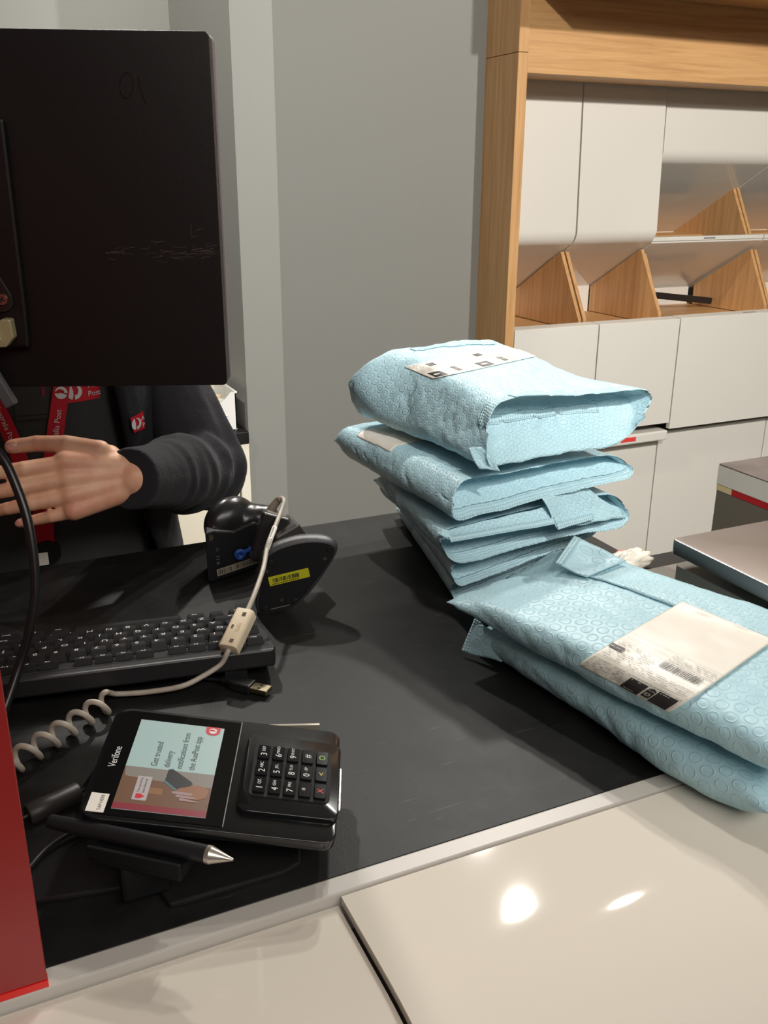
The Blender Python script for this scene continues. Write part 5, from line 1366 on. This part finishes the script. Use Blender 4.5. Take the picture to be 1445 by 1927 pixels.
capsule(hd_, hc + Vector((0, 0.02, -0.05)), (0.096, 1.363, 1.40), 0.050, 0.052)
hd_ = voxel(hd_, 0.003, 6)
capsule(b, (0.10, 1.365, 1.50), (0.095, 1.362, 1.36), 0.050, 0.056)
capsule(b, (0.095, 1.36, 1.30), (0.09, 1.36, 1.02), 0.105, 0.095, ((0, 1, 0), 0.72)); capsule(b, (0.0, 1.36, 1.315), (0.19, 1.36, 1.315), 0.062, 0.062)
capsule(b, (0.04, 1.37, 0.93), (0.14, 1.37, 0.93), 0.105, 0.105)
for s in (-1, 1):
    h = Vector((0.09 + s * 0.085, 1.37, 0.90)); k = Vector((0.09 + s * 0.09, 1.35, 0.49)); a = Vector((0.09 + s * 0.095, 1.385, 0.075))
    capsule(b, h, k, 0.082, 0.055); capsule(b, k, a, 0.054, 0.036); capsule(b, a + Vector((0, 0.02, -0.04)), a + Vector((0.01 * s, -0.15, -0.05)), 0.028, 0.023)
body = voxel(b, 0.008, 6); merge(body, hd_)
def hand(b, wrist, side, F):
    """hand built on a frame F: x towards the finger tips, y towards the thumb side, z out of the back of the hand"""
    V_ = lambda x, y, z: F @ Vector((x, y, z))
    # palm as overlapping metacarpals
    for y0, y1, r in ((0.013, 0.030, 0.0155), (0.006, 0.0105, 0.0160), (-0.004, -0.0095, 0.0155), (-0.012, -0.0275, 0.0140)):
        capsule(b, V_(0.0, y0 * 0.9, -0.002), V_(0.072, y1, 0.0), r + 0.003, r * 0.86)
    capsule(b, V_(0.02, 0.026, -0.008), V_(0.055, 0.024, -0.010), 0.017, 0.015)
    fingers = FINGERS[side]; tips = []
    for (y, base_x, segs, r) in fingers:
        p = Vector((base_x, y, 0.0)); ang, dev = 0.0, 0.0
        for n, (L, bend, devi) in enumerate(segs):
            ang += bend; dev += devi
            d = Vector((math.cos(ang) * math.cos(dev), math.sin(dev), -math.sin(ang)))
            q = p + d * L
            r0 = r * (1.0 - 0.09 * n); r1 = r * (0.93 - 0.10 * n)
            capsule(b, V_(*p), V_(*q), r0, r1)
            sphere(b, V_(*(p + Vector((0, 0, 0.001)))), r0 * 1.04, None, 14, 10)
            p = q
        nz = Vector((math.sin(ang), 0, math.cos(ang)))
        tips.append((q - d * (r1 * 0.15) + nz * (r1 * 0.86), ang, dev, r1))
    return tips
R_ = math.radians
FINGERS = {
 'left': [(0.0285, 0.070, [(0.047, R_(6), R_(1)), (0.026, R_(14), 0), (0.022, R_(8), 0)], 0.0098),
          (0.0100, 0.074, [(0.050, R_(10), R_(-1)), (0.029, R_(14), 0), (0.023, R_(8), 0)], 0.0100),
          (-0.0095, 0.071, [(0.046, R_(14), R_(-2)), (0.027, R_(16), 0), (0.022, R_(8), 0)], 0.0094),
          (-0.0285, 0.062, [(0.036, R_(18), R_(-2)), (0.021, R_(18), 0), (0.019, R_(8), 0)], 0.0082),
          (0.0370, 0.030, [(0.038, R_(14), R_(20)), (0.032, R_(2), R_(-9)), (0.027, R_(-6), R_(-9))], 0.0118)],
}
FINGERS['right'] = [(y * -1, bx, [(l, bd_, -dv) for l, bd_, dv in sg], r) for y, bx, sg, r in FINGERS['left']]
wrL = Vector((0.176, 1.088, 1.183)); elL = Vector((0.303, 1.255, 1.128)); shL = Vector((0.245, 1.36, 1.315))
wrR = Vector((-0.085, 1.085, 1.165)); elR = Vector((-0.135, 1.26, 1.115)); shR = Vector((-0.055, 1.36, 1.315))
ah = B()
fx_ = Vector((-0.993, -0.11, -0.015)).normalized(); fz_ = Vector((-0.10, -0.93, 0.30)); fz_ = (fz_ - fx_ * fz_.dot(fx_)).normalized(); fy_ = fz_.cross(fx_)
if fy_.z < 0: fy_ = -fy_
FLh = Matrix(((fx_.x, fy_.x, fz_.x, wrL.x - 0.006), (fx_.y, fy_.y, fz_.y, wrL.y), (fx_.z, fy_.z, fz_.z, wrL.z + 0.002), (0, 0, 0, 1)))
tipsL = hand(ah, wrL, 'left', FLh)
capsule(ah, elL, wrL, 0.040, 0.026); capsule(ah, shL, elL, 0.046, 0.040)
gx = Vector((0.75, -0.62, -0.12)).normalized(); gz = Vector((-0.5, -0.55, 0.6)); gz = (gz - gx * gz.dot(gx)).normalized(); gy = gz.cross(gx)
FRh = Matrix(((gx.x, gy.x, gz.x, wrR.x), (gx.y, gy.y, gz.y, wrR.y), (gx.z, gy.z, gz.z, wrR.z), (0, 0, 0, 1)))
FRh = Matrix.Translation(Vector((-0.06, 0.0, 0.0))) @ FRh; wrR = wrR + Vector((-0.06, 0, 0))
tipsR = hand(ah, wrR, 'right', FRh)
capsule(ah, elR, wrR, 0.040, 0.026); capsule(ah, shR, elR, 0.046, 0.040)
arms = voxel(ah, 0.0022, 7)
merge(body, arms)
obj('body', body, SKIN, pe, True)
# eyes
b = B()
for s in (-1, 1): sphere(b, hc + Vector((s * 0.031, -0.0600, 0.0160)), 0.0118)
eyes = obj('eyes', b, mat('eye_white', srgb(230, 228, 224), 0.2), pe, True)
b = B()
for s in (-1, 1): sphere(b, hc + Vector((s * 0.031, -0.0690, 0.0150)), (0.0052, 0.0032, 0.0052))
obj('iris', b, mat('dark_iris', srgb(40, 28, 20), 0.2), eyes, True)
# nails
for F_, tips in ((FLh, tipsL), (FRh, tipsR)):
    for p, ang, dev, r in tips:
        b = B(); sphere(b, (0, 0, 0), (r * 0.85, r * 0.66, 0.0014), None, 16, 10)
        b.transform(F_ @ Matrix.Translation(p) @ Matrix.Rotation(dev, 4, 'Z') @ Matrix.Rotation(ang, 4, 'Y')); obj('fingernail', b, mat('pink_nail', srgb(232, 164, 146), 0.25), pe, True)
# hair
b = B(); sphere(b, hc + Vector((0, 0.026, 0.045)), (0.083, 0.092, 0.086), None, 32, 24); capsule(b, hc + Vector((0, 0.09, 0.03)), hc + Vector((0, 0.085, -0.08)), 0.055, 0.03)
for s in (-1, 1): capsule(b, hc + Vector((s * 0.066, 0.0, 0.06)), hc + Vector((s * 0.077, 0.03, -0.02)), 0.022, 0.014)
hb = voxel(b, 0.006, 5); obj('hair', hb, HAIR, pe, True)
# shirt
b = B()
capsule(b, (0.093, 1.345, 1.30), (0.09, 1.335, 1.10), 0.128, 0.138, ((0, 1, 0), 0.92)); capsule(b, (0.09, 1.34, 1.12), (0.09, 1.345, 0.93), 0.140, 0.138, ((0, 1, 0), 0.95))
capsule(b, (0.0, 1.355, 1.32), (0.19, 1.355, 1.32), 0.075, 0.075); capsule(b, (0.097, 1.36, 1.36), (0.099, 1.362, 1.405), 0.075, 0.060)
sb = voxel(b, 0.007, 6)
for v in sb.verts:
    v.co += Vector((0, 1, 0)) * 0.002 * noise.noise(v.co * 14)
stree = BVHTree.FromBMesh(sb)
sh = obj('shirt', sb, SHIRT, pe, True)
def front(name, shape, off, m, parent, length=0.006, tree=None):
    subdivide_to(shape, length); conform(shape, tree or stree, (0, 1, 0), off, 2.0); return obj(name, shape, m, parent)
Mfr = Matrix(((1, 0, 0, 0), (0, 0, -1, 0), (0, 1, 0, 0), (0, 0, 0, 1)))       # draw on the x-z plane, read from the front
def fpoly(pts): b = B(); poly(b, pts, Mfr, 0); return b
front('placket', fpoly([(0.058, 1.30), (0.098, 1.30), (0.098, 1.232), (0.058, 1.232)]), 0.0016, SHIRT, sh)
b = B(); stroke(b, [(0.060, 1.239), (0.096, 1.2395)], 0.0010, Mfr, 0); stroke(b, [(0.060, 1.2335), (0.096, 1.234)], 0.0010, Mfr, 0); front('stitching', b, 0.0024, DARK, sh)
b = B(); stroke(b, [(0.0945, 1.31), (0.0935, 1.262)], 0.0035, Mfr, 0); front('magenta_piping', b, 0.0022, mat('magenta_thread', srgb(150, 24, 70), 0.7), sh)
em = front('embroidered_badge', fpoly([(0.116, 1.276), (0.164, 1.2785), (0.163, 1.250), (0.116, 1.250)]), 0.0018, REDT, sh)
b = B(); post_mark(b, 0.0100, Mfr @ Matrix.Translation((0.130, 1.2635, 0))); text(b, 'Au', 0.0095, Mfr @ Matrix.Translation((0.1535, 1.269, 0))); text(b, 'Post', 0.0095, Mfr @ Matrix.Translation((0.1555, 1.258, 0)))
front('badge_emblem', b, 0.0030, PRINT_W, em, 0.004)
# lanyard
ly_ = None
def ribbon(path, w):
    b = B(); P = [Vector((p[0], p[1], 0)) for p in path]
    for i in range(len(P) - 1):
        d = (P[i + 1] - P[i]).normalized(); n = Vector((-d.y, d.x, 0)) * w / 2
        if i == 0: prev = (b.verts.new(Mfr @ (P[0] - n)), b.verts.new(Mfr @ (P[0] + n)))
        cur = (b.verts.new(Mfr @ (P[i + 1] - n)), b.verts.new(Mfr @ (P[i + 1] + n)))
        b.faces.new((prev[0], cur[0], cur[1], prev[1])); prev = cur
    return b
lr = [(0.138, 1.385), (0.1150, 1.2700), (0.0955, 1.1900), (0.0775, 1.120)]
ll = [(0.052, 1.385), (0.0400, 1.2550), (0.0545, 1.1980), (0.0690, 1.120)]
lan = front('lanyard', ribbon(lr, 0.0200), 0.0045, LANY, pe); lan['label'] = 'red lanyard strap'
lan2 = front('lanyard', ribbon(ll, 0.0185), 0.0042, LANY, pe); lan2['label'] = 'red lanyard strap'
lan3 = front('lanyard', fpoly([(0.0635, 1.125), (0.0865, 1.125), (0.0845, 1.072), (0.0615, 1.072)]), 0.0056, LANY, pe)
def along(a, b_, f, reverse=False):
    a = Vector((*a, 0)); b_ = Vector((*b_, 0)); p = a.lerp(b_, f); d = (b_ - a).normalized(); ang = math.atan2(d.y, d.x) + (math.pi if reverse else 0)
    return Mfr @ Matrix.Translation(p) @ Matrix.Rotation(ang, 4, 'Z')
b = B(); text(b, 'Australia Post', 0.0098, along(lr[2], lr[1], 0.34)); text(b, 'A', 0.0098, along(lr[1], lr[0], 0.10)); post_mark(b, 0.0078, along(lr[2], lr[1], 0.93)); front('lanyard_print', b, 0.0062, PRINT_W, lan, 0.004)
b = B(); text(b, 'Australia Post', 0.0088, along(ll[1], ll[2], 0.45)); front('lanyard_print', b, 0.0058, PRINT_W, lan2, 0.004)
b = B(); c_ = Vector((0.0735, 1.185, 1.0600)); h = stree.ray_cast(Vector((c_.x, 0.6, c_.z)), Vector((0, 1, 0))); yb_ = h[0].y if h[0] is not None else 1.2
cyl(b, (c_.x, yb_ - 0.003, c_.z), (c_.x, yb_ - 0.011, c_.z), 0.0175, 0.0165, 32); reel = obj('badge_reel', b, BLK_S, pe)
b = B(); prism(b, rrect(0.0605, 1.0455, 0.0735, 1.0625, 0.0012), -(yb_ - 0.0125), -(yb_ - 0.0112), Matrix(((1, 0, 0, 0), (0, 0, -1, 0), (0, 1, 0, 0), (0, 0, 0, 1)))); obj('badge_card', b, PAPER, reel)
# knit jacket: open front shell and sleeves
b = B()
shell_rows = []
levels = [(1.395, 0.075, 0.070, 24), (1.375, 0.115, 0.080, 22), (1.345, 0.160, 0.105, 24), (1.30, 0.178, 0.138, 31), (1.24, 0.180, 0.155, 35), (1.18, 0.180, 0.158, 38), (1.10, 0.184, 0.160, 42), (1.02, 0.190, 0.162, 50), (0.94, 0.195, 0.165, 60), (0.86, 0.198, 0.165, 70)]
nA = 72
lv = smooth_path([(z, rx, ry) for z, rx, ry, g in levels], 4); gaps = smooth_path([(g, 0, 0) for z, rx, ry, g in levels], 4)
for (z, rx, ry), g in zip(lv, gaps):
    gap = g[0]; row = []
    for i in range(nA + 1):
        a = math.radians(-90 + gap) + math.radians(360 - 2 * gap) * i / nA
        p = Vector((0.085 + rx * math.cos(a), 1.352 + ry * math.sin(a), z))
        p += Vector((math.cos(a), math.sin(a), 0)) * (0.006 * noise.noise(Vector((math.cos(a) * 3, math.sin(a) * 3, z * 9))) + 0.003 * noise.noise(Vector((a * 6, z * 16, 4))))
        row.append(p)
    shell_rows.append(row)
V = [[b.verts.new(p) for p in r_] for r_ in shell_rows]
for j in range(len(V) - 1):
    for i in range(nA): b.faces.new((V[j][i], V[j + 1][i], V[j + 1][i + 1], V[j][i + 1]))
outward(b)
bmesh.ops.solidify(b, geom=b.faces[:], thickness=0.007)
shell_tree = BVHTree.FromBMesh(b)
def sleeve(sh_, el, wr, sign):
    s = B()
    cuff = wr + (el - wr).normalized() * 0.024
    capsule(s, sh_ + Vector((0, 0, 0.0)), sh_.lerp(el, 0.5), 0.060, 0.057); capsule(s, sh_.lerp(el, 0.5), el, 0.057, 0.056)
    capsule(s, el, el.lerp(cuff, 0.55), 0.056, 0.052); capsule(s, el.lerp(cuff, 0.5), cuff, 0.052, 0.0385)
    d = (wr - cuff).normalized()
    cyl(s, cuff - d * 0.02, cuff + d * 0.042, 0.0400, 0.0368, 32)
    s = voxel(s, 0.0034, 6)
    dfw = (wr - el).normalized()
    folds = [(0.012, 0.010, 0.30, 0.0060), (0.034, 0.008, -0.35, 0.0050), (0.060, 0.009, 0.45, 0.0048), (0.088, 0.008, -0.25, 0.0038), (0.118, 0.008, 0.35, 0.0032), (0.142, 0.006, -0.1, 0.0022)]
    for v in s.verts:
        p = v.co; along_ = (p - el).dot(dfw); L = (wr - el).length
        c0_ = el + dfw * along_; rad = (p - c0_); rad = rad.normalized() if rad.length > 1e-5 else rad
        if along_ > -0.03:
            wgt = max(0.0, 1 - max(0, along_) / (L * 0.95))
            ph = along_ * 130 + 4.5 * noise.noise(p * 10) + 1.6 * math.atan2(rad.z, rad.x)
            for fo, fs, ft, fa_ in folds:
                tt = along_ + ft * ((p - c0_).z * 0.6 + (p - c0_).x * 0.2) + 0.012 * noise.noise(p * 14 + Vector((fo * 50, 0, 0)))
                v.co = v.co + rad * fa_ * (0.55 + 0.9 * noise.noise(p * 12 + Vector((0, fo * 90, 0)))) * (math.exp(-((tt - fo) / fs) ** 2) - 0.7 * math.exp(-((tt - fo - 1.6 * fs) / fs) ** 2))
            v.co = v.co + rad * (0.0020 * wgt * max(0.0, 0.45 + noise.noise(p * 9)) * math.sin(ph) + 0.0045 * noise.noise(p * 22) * (0.25 + wgt))
        else:
            v.co = p + rad * 0.004 * noise.noise(p * 18)
    return s
slL = sleeve(shL, elL, wrL, 1); slR = sleeve(shR, elR, wrR, -1)
merge(b, slL); merge(b, slR)
jk = obj('knit_jacket', b, KNIT, pe, True, None, 'black knit jacket')
b = B(); poly(b, [(0.1945, 1.223), (0.2150, 1.2265), (0.2155, 1.2035), (0.1985, 1.2015)], Mfr, 0)
jb = front('jacket_badge', b, 0.0045, REDT, jk, 0.006, shell_tree)
b = B(); post_mark(b, 0.0078, Mfr @ Matrix.Translation((0.2020, 1.2135, 0))); text(b, 'P', 0.008, Mfr @ Matrix.Translation((0.2125, 1.209, 0))); text(b, 'A', 0.008, Mfr @ Matrix.Translation((0.2120, 1.2185, 0)))
front('badge_emblem', b, 0.0060, PRINT_W, jb, 0.004, shell_tree)
# trousers and shoes
b = B(); capsule(b, (0.04, 1.37, 0.93), (0.14, 1.37, 0.93), 0.118, 0.118)
for s in (-1, 1):
    h = Vector((0.09 + s * 0.085, 1.37, 0.90)); k = Vector((0.09 + s * 0.09, 1.35, 0.49)); a = Vector((0.09 + s * 0.095, 1.385, 0.10))
    capsule(b, h, k, 0.098, 0.072); capsule(b, k, a, 0.072, 0.062)
tb = voxel(b, 0.009, 5); obj('trousers', tb, TROUSER, pe, True)
for s in (-1, 1):
    b = B(); a = Vector((0.09 + s * 0.095, 1.385, 0.04)); capsule(b, a + Vector((0, 0.02, 0.0)), a + Vector((0.01 * s, -0.155, -0.005)), 0.040, 0.035)
    sb_ = voxel(b, 0.005, 4)
    for v in sb_.verts: v.co.z = max(v.co.z, 0.001)
    obj('shoe', sb_, BLK_S, pe, True)
